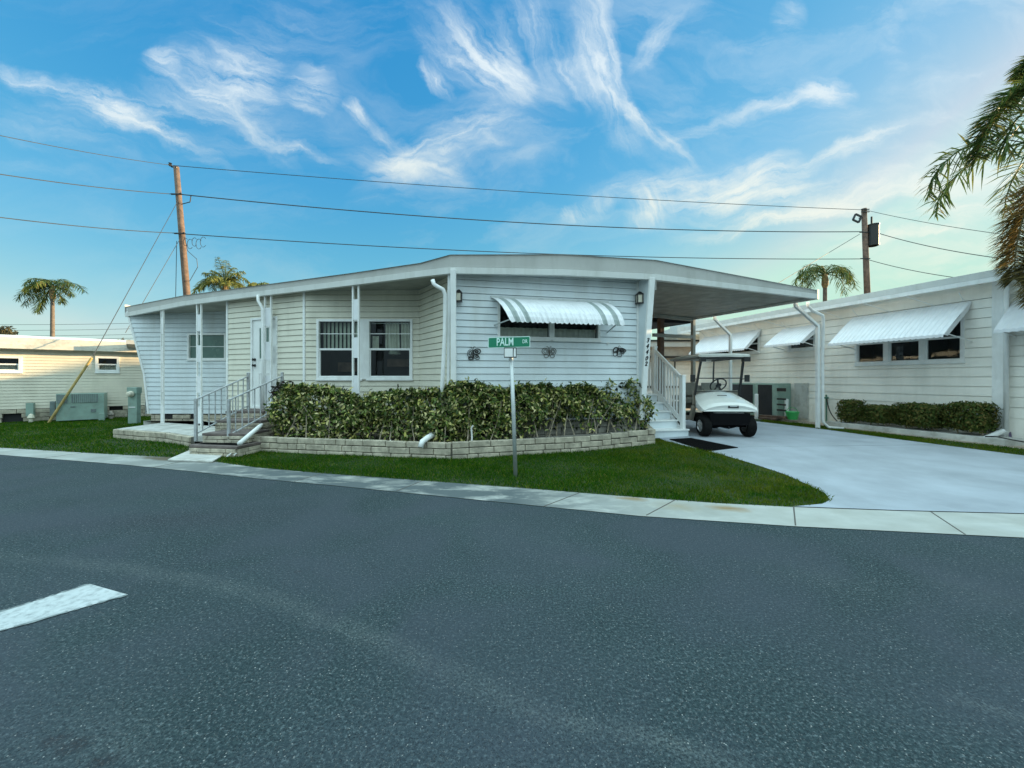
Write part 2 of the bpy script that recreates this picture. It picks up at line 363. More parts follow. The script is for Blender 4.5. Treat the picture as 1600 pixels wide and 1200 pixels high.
# ---------------------------------------------------------------- ground surfaces
def newmat(name):
    m = bpy.data.materials.new(name); m.use_nodes = True; nt = m.node_tree; nt.nodes.clear(); g = G(nt)
    b = g.n('ShaderNodeBsdfPrincipled'); o = g.n('ShaderNodeOutputMaterial'); nt.links.new(b.outputs[0], o.inputs[0])
    return m, g, b, g.n('ShaderNodeNewGeometry').outputs['Position']
def m_asphalt():
    m, g, b, pos = newmat('asphalt')
    big = g.ramp(g.noise(pos, .45, 4, .6, .8), [(.3, 0), (.72, 1)])
    c = g.mix(big, (.032,.052,.056), (.058,.086,.092))
    mid = g.ramp(g.noise(pos, 3.0, 4), [(.35, 0), (.7, .35)]); c = g.mix(mid, c, (.038,.058,.062))
    # a worn pale seam running away to the right, and tyre-polished lanes
    sp = g.n('ShaderNodeSeparateXYZ'); g.put(sp.inputs[0], pos)
    def smear(px0, py0, px1, py1, wd, st, col):
        nonlocal c
        (ax, ay), (bx, by) = GP(px0, py0), GP(px1, py1); L = math.hypot(bx-ax, by-ay)
        k = g.mapping(pos, loc=((ax+bx)/2, (ay+by)/2, 0), rot=(0, 0, math.atan2(by-ay, bx-ax)), scale=(L*.75, wd, 5), typ='TEXTURE')
        k = g.vmath('ADD', k, g.mapping(g.noise(pos, 3.5, 5, .65, col=True), loc=(-.5, -.5, 0), scale=(1, 1, 0)))
        gr = g.n('ShaderNodeTexGradient', gradient_type='SPHERICAL'); g.put(gr.inputs[0], k)
        c = g.mix(g.math('MULTIPLY', g.math('MULTIPLY', gr.outputs[1], st, clamp=True), g.ramp(g.noise(pos, 9, 5, .75), [(.35, .25), (.62, 1)])), c, col)
    pale = (.14,.165,.16)
    for q in ((0,868,220,888), (140,880,330,912), (280,900,470,945), (420,935,600,1000), (540,980,720,1060), (680,1040,860,1120)): smear(*q, .11, .65, pale)
    for q in ((800,1110,960,1150), (940,1130,1160,1195), (1480,1090,1620,1125)): smear(*q, .07, .9, pale)
    smear(1440, 905, 1580, 930, .35, .5, pale); smear(1180, 700+180, 1420, 930, .3, .3, pale); smear(60, 1130, 260, 1190, .2, .4, pale); smear(700, 800, 1000, 900, .6, .35, (.10,.135,.14))
    smear(1000, 960, 1300, 1040, .35, .5, (.045,.065,.08)); smear(500, 1120, 900, 1190, .2, .5, (.04,.06,.075)); smear(0, 800, 200, 850, .5, .5, (.045,.065,.08))
    a, b2 = GP(150, 830), GP(380, 805); 
    dk = g.mapping(pos, loc=(*GP(265, 812), 0), rot=(0, 0, .12), scale=(1.5, .42, 5), typ='TEXTURE')
    gr = g.n('ShaderNodeTexGradient', gradient_type='SPHERICAL'); g.put(gr.inputs[0], dk)
    c = g.mix(g.math('MULTIPLY', gr.outputs[1], .8, clamp=True), c, (.045,.048,.06))
    for q in ((85, 1155, .05), (115, 1165, .06), (160, 1190, .05), (465, 893, .03), (585, 887, .02)):
        dk = g.mapping(pos, loc=(*GP(q[0], q[1]), 0), scale=(q[2]*1.3, q[2]*.8, 5), typ='TEXTURE')
        gr = g.n('ShaderNodeTexGradient', gradient_type='SPHERICAL'); g.put(gr.inputs[0], g.vmath('ADD', dk, g.mapping(g.noise(pos, 35, 3, .7, col=True), loc=(-.9,-.9,0), scale=(1.8, 1.8, 0))))
        c = g.mix(g.math('MULTIPLY', gr.outputs[1], 1.6, clamp=True), c, (.03,.03,.03))
    # aggregate
    v = g.n('ShaderNodeTexVoronoi'); g.put(v.inputs['Vector'], pos); v.inputs['Scale'].default_value = 105
    st = g.ramp(g.math('MULTIPLY', v.outputs['Distance'], 1.0), [(.1, 1), (.45, 0)])
    rc = g.n('ShaderNodeSeparateXYZ'); g.put(rc.inputs[0], v.outputs['Color'])
    c = g.mix(g.math('MULTIPLY', st, g.ramp(rc.outputs[0], [(.45, .0), (1, .55)])), c, (.40,.40,.38))
    c = g.mix(g.math('MULTIPLY', st, g.ramp(rc.outputs[1], [(.6, .0), (.9, .8)])), c, (.015,.016,.018))
    spk = g.math('MULTIPLY', g.ramp(v.outputs['Distance'], [(.2, 1), (.4, 0)]), g.ramp(rc.outputs[2], [(.972, 0), (.98, 1)]))
    c = g.mix(spk, c, (.5,.5,.48))
    fn = g.ramp(g.noise(pos, 75, 3, .75), [(.40, 0), (.58, .85)]); c = g.mix(fn, c, (.016,.028,.034))
    fn = g.ramp(g.noise(pos, 58, 3, .75), [(.53, 0), (.68, .62)]); c = g.mix(fn, c, (.17,.21,.22))
    fn = g.ramp(g.noise(pos, 19, 3, .8), [(.54, 0), (.70, .3)]); c = g.mix(fn, c, (.02,.032,.04))
    fn = g.ramp(g.noise(pos, .9, 3, .5, .5), [(.40, 0), (.62, .5)]); c = g.mix(fn, c, (.058,.068,.086))
    g.put(b.inputs['Base Color'], c); b.inputs['Roughness'].default_value = .9; b.inputs['Specular IOR Level'].default_value = .2
    bp = g.n('ShaderNodeBump'); bp.inputs['Strength'].default_value = .9; bp.inputs['Distance'].default_value = .004
    g.put(bp.inputs['Height'], g.math('ADD', st, g.noise(pos, 60, 3))); g.nt.links.new(bp.outputs[0], b.inputs['Normal'])
    return m
def m_gutter():
    m, g, b, pos = newmat('gutter_concrete')
    sp = g.n('ShaderNodeSeparateXYZ'); g.put(sp.inputs[0], pos)
    c = g.mix(g.ramp(g.noise(pos, 2, 5), [(.3, 0), (.7, 1)]), (.36,.36,.32), (.48,.49,.46))
    # dirt: heavy on the middle stretch, light near the driveway and far left
    md = g.ramp(g.math('MULTIPLY_ADD', sp.outputs[0], .05, .5), [(.10, .3), (.20, .6), (.32, 1.0), (.50, 1.0), (.57, .35), (.64, .12), (.8, .2)])
    d = g.math('MULTIPLY', g.ramp(g.noise(g.mapping(pos, scale=(.7, 1.6, 1)), 2.4, 7, .7, .4), [(.30, 0), (.52, 1)]), md)
    c = g.mix(d, c, (.085,.105,.11))
    for (px, py, w_, h_, cc, k) in ((1140, 795, .30, .13, (.26,.18,.09), 1.1), (260, 717, .8, .2, (.10,.08,.05), 1.6), (985, 780, .25, .1, (.25,.19,.11), 1.2), (1060, 792, .3, .2, (.3,.27,.2), 1.0)):
        dk = g.mapping(pos, loc=(*GP(px, py), 0), rot=(0,0,-.3), scale=(w_, h_, 5), typ='TEXTURE')
        gr = g.n('ShaderNodeTexGradient', gradient_type='SPHERICAL'); g.put(gr.inputs[0], g.vmath('ADD', dk, g.mapping(g.noise(pos, 6, 4, col=True), loc=(-.5,-.5,0), scale=(1, 1, 0))))
        c = g.mix(g.math('MULTIPLY', gr.outputs[1], k, clamp=True), c, cc)
    g.put(b.inputs['Base Color'], c); b.inputs['Roughness'].default_value = .85
    bp = g.n('ShaderNodeBump'); bp.inputs['Strength'].default_value = .4; bp.inputs['Distance'].default_value = .004
    g.put(bp.inputs['Height'], g.noise(pos, 120, 3)); g.nt.links.new(bp.outputs[0], b.inputs['Normal'])
    return m
def m_lawn():
    m, g, b, pos = newmat('lawn_soil')
    c = g.mix(g.ramp(g.noise(pos, 3, 5), [(.3, 0), (.7, 1)]), (.012,.035,.008), (.03,.05,.012))
    c = g.mix(g.ramp(g.noise(pos, 40, 4), [(.4, 0), (.7, .7)]), c, (.018,.02,.008))
    g.put(b.inputs['Base Color'], c); b.inputs['Roughness'].default_value = .95; return m
def m_blade():
    m = bpy.data.materials.new('grass_blade'); m.use_nodes = True; nt = m.node_tree; nt.nodes.clear(); g = G(nt)
    gi = g.n('ShaderNodeNewGeometry'); pos = gi.outputs['Position']
    c = g.ramp(gi.outputs['Random Per Island'], [(0,(.014,.065,.003)),(.6,(.036,.13,.005)),(.88,(.10,.19,.010)),(1,(.28,.25,.05))])
    sp = g.n('ShaderNodeSeparateXYZ'); g.put(sp.inputs[0], pos)
    dry = g.math('MULTIPLY', g.ramp(g.math('MULTIPLY', sp.outputs[0], .25), [(.3, .1), (.8, .8)]), g.ramp(g.noise(pos, 2.5, 4), [(.35, 0), (.65, .8)]))
    c = g.mix(dry, c, (.20,.20,.02))
    c = g.mix(g.ramp(g.noise(pos, 1.2, 4), [(.4, 0), (.7, .5)]), c, (.012,.075,.004))
    b = g.n('ShaderNodeBsdfPrincipled'); g.put(b.inputs['Base Color'], c); b.inputs['Roughness'].default_value = .8; b.inputs['Specular IOR Level'].default_value = .08
    t = g.n('ShaderNodeBsdfTranslucent'); g.put(t.inputs[0], c); mx = g.n('ShaderNodeMixShader'); mx.inputs[0].default_value = .3
    nt.links.new(b.outputs[0], mx.inputs[1]); nt.links.new(t.outputs[0], mx.inputs[2])
    o = g.n('ShaderNodeOutputMaterial'); nt.links.new(mx.outputs[0], o.inputs[0]); return m
def region(name, outline, z, m, step=None, flat=False, kind='structure', **k):
    pts = [Vector((p[0], p[1])) for p in outline]; n = len(pts)
    inner = []
    if step:
        xs = [p.x for p in pts]; ys = [p.y for p in pts]
        x = max(min(xs), -1)
        while x < min(max(xs), 14):
            y = max(min(ys), 4.0)
            while y < min(max(ys), 10): inner.append(Vector((x+.003, y+.002))); y += step
            x += step
    r = delaunay_2d_cdt(pts+inner, [(i, (i+1) % n) for i in range(n)], [], 1, 1e-5)
    mb = MB(); mb.add([(v.x, v.y, (0 if flat else gz(v.x, v.y))+z) for v in r[0]], [tuple(f) for f in r[2]])
    return mb.build(name, m, kind=kind, at=(0, 0, 0), **k)
ASPH = m_asphalt(); GUT = m_gutter(); LAWN = m_lawn(); BLADE = m_blade()
up_px = [(0,700),(150,709),(300,717),(400,731),(500,740),(650,751),(800,762),(960,775),(1120,787),(1240,793),(1400,799),(1600,804)]
lo_px = [(0,711),(200,727),(300,737),(400,748),(520,759),(660,773),(800,787),(1000,807),(1240,823),(1420,832),(1600,841)]
UPC = [GP(*p) for p in up_px]; LOC = [GP(*p) for p in lo_px]
UPC = [(-90, 27.0), (-30, 12.8)] + UPC + [(9, 3.55), (16, 3.1), (60, 2.4)]
LOC = [(-90, 26.1), (-30, 11.9)] + LOC + [(8.9, 2.85), (16, 2.4), (60, 1.7)]
region('road', LOC + [(60, -60), (-90, -60)], 0.0, ASPH, flat=True)
region('pavement', UPC + LOC[::-1], 0.006, GUT, flat=True)   # concrete gutter strip
mb = MB()                                                     # joints sawn across the gutter
for (a, b) in (((1240,792),(1243,822)), ((1455,801),(1508,836)), ((1055,782),(1010,806)), ((905,771),(850,792)), ((660,752),(620,768)), ((505,740),(460,753)), ((300,718),(240,731)), ((130,708),(70,716))):
    a = GP(*a); b = GP(*b); mb.bar((a[0], a[1], .0065), (b[0], b[1], .0065), .012, .004)
mb.build('pavement_joint', mat('joint_dark', (.10,.09,.08), .95), kind='structure')
DL = [GP(*p) for p in ((1285,789),(1297,783),(1290,773),(1265,760),(1225,742),(1180,727),(1130,712),(1080,700),(1040,690),(1022,682))]
DR = [GP(*p) for p in ((1190,660),(1290,672),(1400,687),(1500,700),(1600,713))]
dl_back = [(DL[-1][0]-.1, DL[-1][1]+.6), (2.2, 11), (-3, 22), (-6, 29)]
dr_back = [(7.45-.25*17, 28.8)]
right_ext = [(DR[-1][0]+.26*3.0*1.0, DR[-1][1]-3.0)]
DRX = DR + [(9.3, 3.55)]
drive_out = [GP(1240,793)] + DL + dl_back + dr_back + DR + [(9.2, 3.53)] + [p for p in reversed(UPC) if 3.3 < p[0] < 8.9 and p[1] < 5][0:]
# keep a clean outline: gutter line points under the driveway
gut_pts = sorted([p for p in UPC if GP(1240,793)[0]+.05 < p[0] < 9.15], key=lambda p: -p[0])
drive_out = [GP(1240,793)] + DL + dl_back + dr_back + DR + [(9.15, 3.54)] + gut_pts
region('driveway', drive_out, 0.014, M['drive'], step=.7)
jm = MB()
for (a, b) in (((1120,700),(1460,696)),):
    a = GP(*a); b = GP(*b); jm.bar((a[0], a[1], gz(*a)+.0150), (b[0], b[1], gz(*b)+.0150), .008, .003)
jm.build('driveway_joint', mat('drive_joint', (.22,.24,.26), .95), kind='structure')
lawn_out = [p for p in UPC if p[0] < GP(1240,793)[0]-.02] + [GP(1240,793)] + DL + dl_back + [(-90, 60)]
region('lawn', lawn_out, 0.004, LAWN, step=.7)
SR = [GP(1190,656), GP(1290,666.5), GP(1400,680), GP(1500,691.5), GP(1600,703)]
strip_out = DR + [(9.15, 3.54), (9.5, 3.52), (9.0, 5.5)] + SR[::-1]
region('grass_strip', [(7.45-.25*17+.2, 28.8)] + DR + [(9.15, 3.54), (9.5, 3.52)] + SR[::-1] + [(7.9-.25*17, 28.8)], 0.010, LAWN, step=.7)
region('side_path', [(7.9-.25*17, 28.8)] + SR + [(9.5, 3.52), (16, 3.12), (13.3, 6), (12-.25*29, 28.8)], 0.008, M['pad'], step=.7)
g0 = MB(); g0.quad((-600,-600,-.03),(600,-600,-.03),(600,900,-.03),(-600,900,-.03)); g0.build('ground', LAWN, kind='structure', at=(0,0,0))
# road paint
a = [GP(200,930), GP(140,913), GP(0,957), GP(0,987)]
d1 = Vector((a[2][0]-a[1][0], a[2][1]-a[1][1])); d2 = Vector((a[3][0]-a[0][0], a[3][1]-a[0][1]))
e1 = Vector(a[1])+d1*4; e2 = Vector(a[0])+d2*3
mb = MB(); mb.quad((*a[0], .004), (*a[1], .004), (*e1, .004), (*e2, .004)); mb.build('road_marking', M['marking'], kind='structure', at=(0,0,0))
mb = MB(); nn_ = (Vector(a[1])-Vector(a[0])).normalized()
for base, dr, sg in ((Vector(a[1]), e1-Vector(a[1]), 1), (Vector(a[0]), e2-Vector(a[0]), -1)):
    rr_ = random.Random(2); n = 60; ps = []
    for i in range(n+1): ps.append(base+dr*(i/n*.98+.01)+nn_*sg*(.004+.014*rr_.random()))
    for i in range(n): 
        if rr_.random() < .8: mb.quad((*(base+dr*(i/n)-nn_*sg*.012), .0052), (*(base+dr*((i+1)/n)-nn_*sg*.012), .0052), (*ps[i+1], .0052), (*ps[i], .0052))
mb.build('road_marking', mat('worn_paint_edge', (.20,.23,.23), .8, .2, 20, dirt=(.05,.065,.07,.95), dscale=12), kind='structure', at=(0,0,0))
# entry pad in front of the brick steps
pp = [GP(262,721), GP(297,705.5), GP(352,711.5), GP(332,724)]
mb = MB(); mb.prism([(p[0], p[1], .008) for p in pp], (0, 0, .03)); mb.build('entry_path', M['slab'], kind='structure', bevel=.008)
# ---- grass blades
def inside(poly, X, Y):
    r = np.zeros(len(X), bool); n = len(poly); j = n-1
    for i in range(n):
        xi, yi = poly[i]; xj, yj = poly[j]
        c = ((yi > Y) != (yj > Y)) & (X < (xj-xi)*(Y-yi)/((yj-yi)+1e-12)+xi); r ^= c; j = i
    return r
def blades(name, polys, box, nper, hgt, wid, label, excl=()):
    x0, y0, x1, y1 = box; N = int((x1-x0)*(y1-y0)*nper)
    X = rng.uniform(x0, x1, N); Y = rng.uniform(y0, y1, N); k = np.zeros(N, bool)
    for p in polys: k |= inside(p, X, Y)
    for p in excl: k &= ~inside(p, X, Y)
    k &= np.abs(X) < Y*1.34+.4
    X, Y = X[k], Y[k]; n = len(X)
    jx = rng.normal(0, .022, n); Y = Y+rng.normal(0, .014, n); X = X+jx
    Z = np.array([gz(a_, b_) for a_, b_ in zip(X, Y)])
    cl = .6+.6*np.clip(np.sin(X*2.1+np.sin(Y*3))*np.sin(Y*2.7+np.cos(X*1.7))*.5+.5, 0, 1)
    H = hgt*rng.uniform(.5, 1.25, n)*cl; A = rng.uniform(0, 6.283, n); LN = H*rng.uniform(.1, .9, n); B = rng.uniform(0, 6.283, n)
    ca, sa = np.cos(A)*wid/2, np.sin(A)*wid/2; v = np.zeros((n, 4, 3), np.float32)
    v[:,0] = np.stack([X-ca, Y-sa, Z], 1); v[:,1] = np.stack([X+ca, Y+sa, Z], 1)
    v[:,2] = np.stack([X+ca*.6+np.cos(B)*LN*.4, Y+sa*.6+np.sin(B)*LN*.4, Z+H*.6], 1)
    v[:,3] = np.stack([X+np.cos(B)*LN, Y+np.sin(B)*LN, Z+H], 1)
    me = bpy.data.meshes.new(name); me.vertices.add(n*4); me.vertices.foreach_set('co', v.reshape(-1))
    idx = (np.arange(n)[:,None]*4+np.array([0,1,2,3])).astype(np.int32)
    me.loops.add(n*4); me.loops.foreach_set('vertex_index', idx.reshape(-1))
    me.polygons.add(n); me.polygons.foreach_set('loop_start', np.arange(n, dtype=np.int32)*4); me.polygons.foreach_set('loop_total', np.full(n, 4, np.int32))
    me.update(calc_edges=True); me.materials.append(BLADE)
    o = bpy.data.objects.new(name, me); COL.objects.link(o); setp(o, label, 'grass', kind='stuff'); return o
# ---------------------------------------------------------------- wall, window and roof builders
def V3(a, z): return Vector((a[0], a[1], z))
def siding(mb, p0, p1, z0, z1, pitch=.127, d=.016, holes=(), lim=None, side=1):
    """lap siding from p0 to p1 (outward = right of p0->p1 turned by side). holes (s0,s1,z0,z1). lim(z)->(smin,smax)"""
    p0 = Vector(p0[:2]); p1 = Vector(p1[:2]); L = (p1-p0).length; t = (p1-p0)/L; nrm = Vector((t.y, -t.x))*side
    cuts = sorted({round(h[2], 4) for h in holes}|{round(h[3], 4) for h in holes})
    zr = z0
    while zr < z1-1e-4:
        zt = min(zr+pitch, z1); zs = [zr]+[c for c in cuts if zr+1e-3 < c < zt-1e-3]+[zt]
        for za, zb in zip(zs[:-1], zs[1:]):
            zm = (za+zb)/2; ints = [(0.0, L)]
            for h in holes:
                if h[2] < zm < h[3]:
                    ni = []
                    for a, b in ints:
                        if h[1] <= a or h[0] >= b: ni.append((a, b)); continue
                        if h[0] > a: ni.append((a, h[0]))
                        if h[1] < b: ni.append((h[1], b))
                    ints = ni
            oa = d*(1-(za-zr)/pitch)+.003; ob = d*(1-(zb-zr)/pitch)+.003; gv = min(.009, pitch*.08) if za == zr and zr > z0+1e-3 else 0
            for a, b in ints:
                la = lim(za) if lim else (0, L); lb = lim(zb) if lim else (0, L)
                a1 = la[0] if a == 0 else a; b1 = la[1] if b == L else b
                a2 = lb[0] if a == 0 else a; b2 = lb[1] if b == L else b
                q = lambda s_, o_, z_: Vector((p0.x+t.x*s_+nrm.x*o_, p0.y+t.y*s_+nrm.y*o_, z_))
                zg = za+gv; mb.quad(q(a1, oa, zg), q(b1, oa, zg), q(b2, ob, zb), q(a2, ob, zb))
                if za == zr: mb.quad(q(a1, -.03, zg), q(b1, -.03, zg), q(b1, oa, zg), q(a1, oa, zg))
                if gv: mb.quad(q(a1, -.03, za), q(b1, -.03, za), q(b1, -.03, zg), q(a1, -.03, zg)); mb.quad(q(a1, -.03, za), q(b1, -.03, za), q(b1, .003, za), q(a1, .003, za))
        zr = zt
    return mb
class Plane:
    """wall plane helper: s along, o outward, z up"""
    def __init__(s, p0, p1, side=1):
        s.p0 = Vector(p0[:2]); s.L = (Vector(p1[:2])-s.p0).length; s.t = (Vector(p1[:2])-s.p0)/s.L; s.n = Vector((s.t.y, -s.t.x))*side
    def P(s, a, o, z): return Vector((s.p0.x+s.t.x*a+s.n.x*o, s.p0.y+s.t.y*a+s.n.y*o, z))
    def at_px(s, px, o=0):
        """distance along the wall where picture column px meets it"""
        k = (px-HX)/F; x0 = s.p0.x+s.n.x*o; y0 = s.p0.y+s.n.y*o
        return (k*y0-x0)/(s.t.x-k*s.t.y)
    def z_px(s, px, py, o=0):
        a = s.at_px(px, o); Y = s.p0.y+s.t.y*a+s.n.y*o; return ZC-(py-HY)/F*Y
    def bx(s, mb, a0, a1, o0, o1, z0, z1):
        v = [s.P(a, o, z) for z in (z0, z1) for a, o in ((a0,o0),(a1,o0),(a1,o1),(a0,o1))]
        return mb.add(v, [(3,2,1,0),(4,5,6,7),(0,1,5,4),(1,2,6,5),(2,3,7,6),(3,0,4,7)])
def ring(pl, mb, a0, a1, z0, z1, w_, o0, o1):
    pl.bx(mb, a0, a1, o0, o1, z1-w_, z1); pl.bx(mb, a0, a1, o0, o1, z0, z0+w_)
    pl.bx(mb, a0, a0+w_, o0, o1, z0+w_, z1-w_); pl.bx(mb, a1-w_, a1, o0, o1, z0+w_, z1-w_)
def window(pl, root, a0, a1, z0, z1, fw=.05, rail=True, cover=None, pane='glass', muntin=None, name='window', label=None):
    mb = MB(); ring(pl, mb, a0, a1, z0, z1, fw, -.05, .04)
    pl.bx(mb, a0-.015, a1+.015, -.01, .055, z0-.03, z0)
    zm = (z0+z1)/2
    if rail: pl.bx(mb, a0+fw, a1-fw, -.035, .02, zm-.022, zm+.022)
    if rail:
        mb2 = mb; w2 = .025
        pl.bx(mb, a0+fw, a0+fw+w2, -.03, .012, z0+fw, zm-.022); pl.bx(mb, a1-fw-w2, a1-fw, -.03, .012, z0+fw, zm-.022)
        pl.bx(mb, a0+fw+w2, a1-fw-w2, -.03, .012, z0+fw, z0+fw+w2)
    if muntin: pl.bx(mb, a0+fw, a1-fw, -.03, -.01, muntin-.008, muntin+.008)
    wn = mb.build(name, M['trim'], root, label=label)
    g = MB(); g.quad(pl.P(a0+fw, -.02, z0+fw), pl.P(a1-fw, -.02, z0+fw), pl.P(a1-fw, -.02, z1-fw), pl.P(a0+fw, -.02, z1-fw))
    g.build('pane', M[pane], wn)
    rm = MB(); A0, A1, Z0, Z1, D_ = a0-.05, a1+.05, z0-.05, z1+.05, -.75
    c8 = [pl.P(a, o, z) for z in (Z0, Z1) for a, o in ((A0, -.05), (A1, -.05), (A1, D_), (A0, D_))]
    rm.add(c8, [(0,1,2,3), (4,5,6,7), (1,2,6,5), (3,0,4,7), (2,3,7,6)]); rm.build('window_dark_box', M['dark'], wn)  # near-black box added behind the pane to keep the window dark
    if cover: cover(pl, wn, a0+fw, a1-fw, z0+fw, z1-fw)
    return wn
def blinds(pl, wn, a0, a1, z0, z1):
    mb = MB(); zb = (z0+z1)/2+.01; n = int((a1-a0)/.085)
    for i in range(n):
        a = a0+(i+.5)*(a1-a0)/n; tw = .034
        p = [pl.P(a-tw, -.16-.012, zb), pl.P(a+tw, -.16+.02, zb), pl.P(a+tw, -.16+.02, z1), pl.P(a-tw, -.16-.012, z1)]
        mb.quad(*p)
    mb.build('blind', M['blind'], wn)
    mb = MB(); mb.box(pl.P(a0+.5, -.62, z0+.24), (.7, .05, .22))
    mb.build('furniture', M['dwood'], wn)
def curtains(pl, wn, a0, a1, z0, z1):
    mb = MB(); zb = (z0+z1)/2
    def fold(s0, s1, za, zt, amp, lam, o, flare=0):
        n = 40; rows = []
        for z in (za, za+.5*(zt-za), zt):
            k = (zt-z)/(zt-za)
            rows.append([pl.P(s0+(s1-s0)*(i/n)+flare*k*math.sin(i*.5), o+amp*math.sin(2*math.pi*(s1-s0)*(i/n)/lam+z*2), z) for i in range(n+1)])
        mb.loft(rows, closed=False)
    fold(a0+.30, a0+.62, zb+.02, z1, .025, .07, -.14, .02)
    fold(a1-.26, a1, zb+.02, z1, .025, .08, -.14)
    fold(a0, a0+.16, zb+.02, zb+(z1-zb)*.5, .01, .06, -.14)
    mb.build('curtain', M['curtain'], wn)
    MB().tube([pl.P(a0, -.14, z1-.02), pl.P(a1, -.14, z1-.02)], .01).build('curtain_rod', M['trim'], wn); mb = MB()
    mb.lathe(pl.P(a0+.42, -.5, zb-.1), [(.09,.0),(.15,.02),(.09,.22),(.001,.23)], n=14)
    mb.build('lamp', M['blind'], wn)
    MB().box(pl.P((a0+a1)/2, -.62, z0+.34), (.5, .1, .18)).build('furniture', M['dwood'], wn)
def valance(pl, wn, a0, a1, z0, z1):
    mb = MB(); n = 30; rows = []
    for z in (z0, z0+.18):
        rows.append([pl.P(a0+(a1-a0)*i/n, -.12+.015*math.sin(i*1.7), z+(.012*abs(math.sin(i*.8)) if z > z0 else 0)) for i in range(n+1)])
    mb.loft(rows, closed=False); mb.build('curtain', M['curtain'], wn)
# ---------------------------------------------------------------- the main mobile home
C = Vector((-1.12, 7.18)); E = Vector((7.29, 9.42)); D2 = Vector((-.40, .917)); LONG = 13.5
FW0 = (-1.05, 7.45); FW1 = (2.66, 8.30); IW = (-2.07, 8.85); WW = (-4.60, 8.85); DW = (-7.07, 9.85); LW0 = (-7.9, 11.2); LW1 = (-10.86, 11.2)
home = Thing('mobile_home', (0.5, 9.5, 0), 'pale grey lap-sided mobile home with a wraparound porch roof behind the leafy hedge', 'mobile home')
zt = 3.50
# roof edge: (x, y, z bottom, z top)
edge = [(-10.93, 11.2, 3.15, 3.44), (-8.5, 10.24, 3.29, 3.56), (-6.29, 9.30, 3.30, 3.555), (-3.3, 8.10, 3.31, 3.57), (-1.72, 7.42, 3.31, 3.58), (-1.12, 7.18, 3.31, 3.66),
        (.98, 7.57, 3.38, 3.79), (2.90, 8.0, 3.40, 3.81)]
cport_edge = [(2.90, 8.0, 3.40, 3.81), (7.29, 9.42, 3.30, 3.51)]
def fascia(root, pts, closed_end=None):
    """two-band roof edge: lower drip band proud of the upper sheet"""
    up = MB(); lo = MB(); cx, cy = 0.0, 14.0
    def inn(p, d):
        v = Vector((cx-p[0], cy-p[1])).normalized(); return (p[0]+v.x*d, p[1]+v.y*d)
    for a, b in zip(pts[:-1], pts[1:]):
        for mb, f0, f1, o in ((lo, lambda q: q[2], lambda q: q[2]+.118, 0.0), (up, lambda q: q[2]+.130, lambda q: q[3], .030)):
            ai, bi, aj, bj = inn(a, o), inn(b, o), inn(a, .10), inn(b, .10)
            v = [(ai[0], ai[1], f0(a)), (bi[0], bi[1], f0(b)), (bi[0], bi[1], f1(b)), (ai[0], ai[1], f1(a)),
                 (aj[0], aj[1], f0(a)), (bj[0], bj[1], f0(b)), (bj[0], bj[1], f1(b)), (aj[0], aj[1], f1(a))]
            mb.add(v, [(0,1,2,3),(7,6,5,4),(0,4,5,1),(3,2,6,7),(0,3,7,4),(1,5,6,2)])
    u = up.build('fascia', M['fascia'], root, bevel=0); lo.build('drip_band', M['fascia2'], u)
    return u
fascia(home, edge)
backL = (-6.2, 20.0); backM = (-11.3, 13.2); backN = (-5.6, 15.2); backR = (2.90-.40*LONG, 8.0+.917*LONG)  # unseen rear roof outline, shaped to set its shadow on the cream home
top = MB(); c0 = (-3.0, 12.5, 3.85); o_ = [(p[0], p[1], p[3]-.01) for p in edge]+[(backR[0], backR[1], 3.6), (backL[0], backL[1], 3.45), (*backN, 3.45), (*backM, 3.46)]
for a, b in zip(o_, o_[1:]+o_[:1]): top.quad(a, b, c0)
rf = top.build('roof', M['roof'], home)
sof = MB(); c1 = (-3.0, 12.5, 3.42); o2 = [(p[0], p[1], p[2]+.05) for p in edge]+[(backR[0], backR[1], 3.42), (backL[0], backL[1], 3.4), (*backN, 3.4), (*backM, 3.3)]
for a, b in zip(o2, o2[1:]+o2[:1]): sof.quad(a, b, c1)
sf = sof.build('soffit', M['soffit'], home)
# back fascia so the roof is closed
mb = MB()
for a, b in (((*backM,), (*edge[0][:2],)), (backN, backM), (backL, backN), ((*backR,), (*backL,)), ((2.9, 8.0), backR)):
    mb.prism([(a[0], a[1], 3.2), (b[0], b[1], 3.2), (b[0], b[1], 3.5), (a[0], a[1], 3.5)], (.02, .03, 0))
mb.build('back_fascia', M['fascia'], home)
# --- front end wall
pf = Plane(FW0, FW1)
awL, awR = pf.at_px(777), pf.at_px(937)
wz0, wz1 = pf.z_px(860, 531), pf.z_px(860, 468)
mb = siding(MB(), FW0, FW1, .60, 3.46, holes=[(awL, awR, wz0, wz1)])
front = mb.build('front_wall', M['siding'], home)
mid = (awL+awR)/2
window(pf, home, awL, mid+.03, wz0, wz1, cover=valance, rail=False); window(pf, home, mid-.03+.06, awR, wz0, wz1, cover=valance, rail=False)
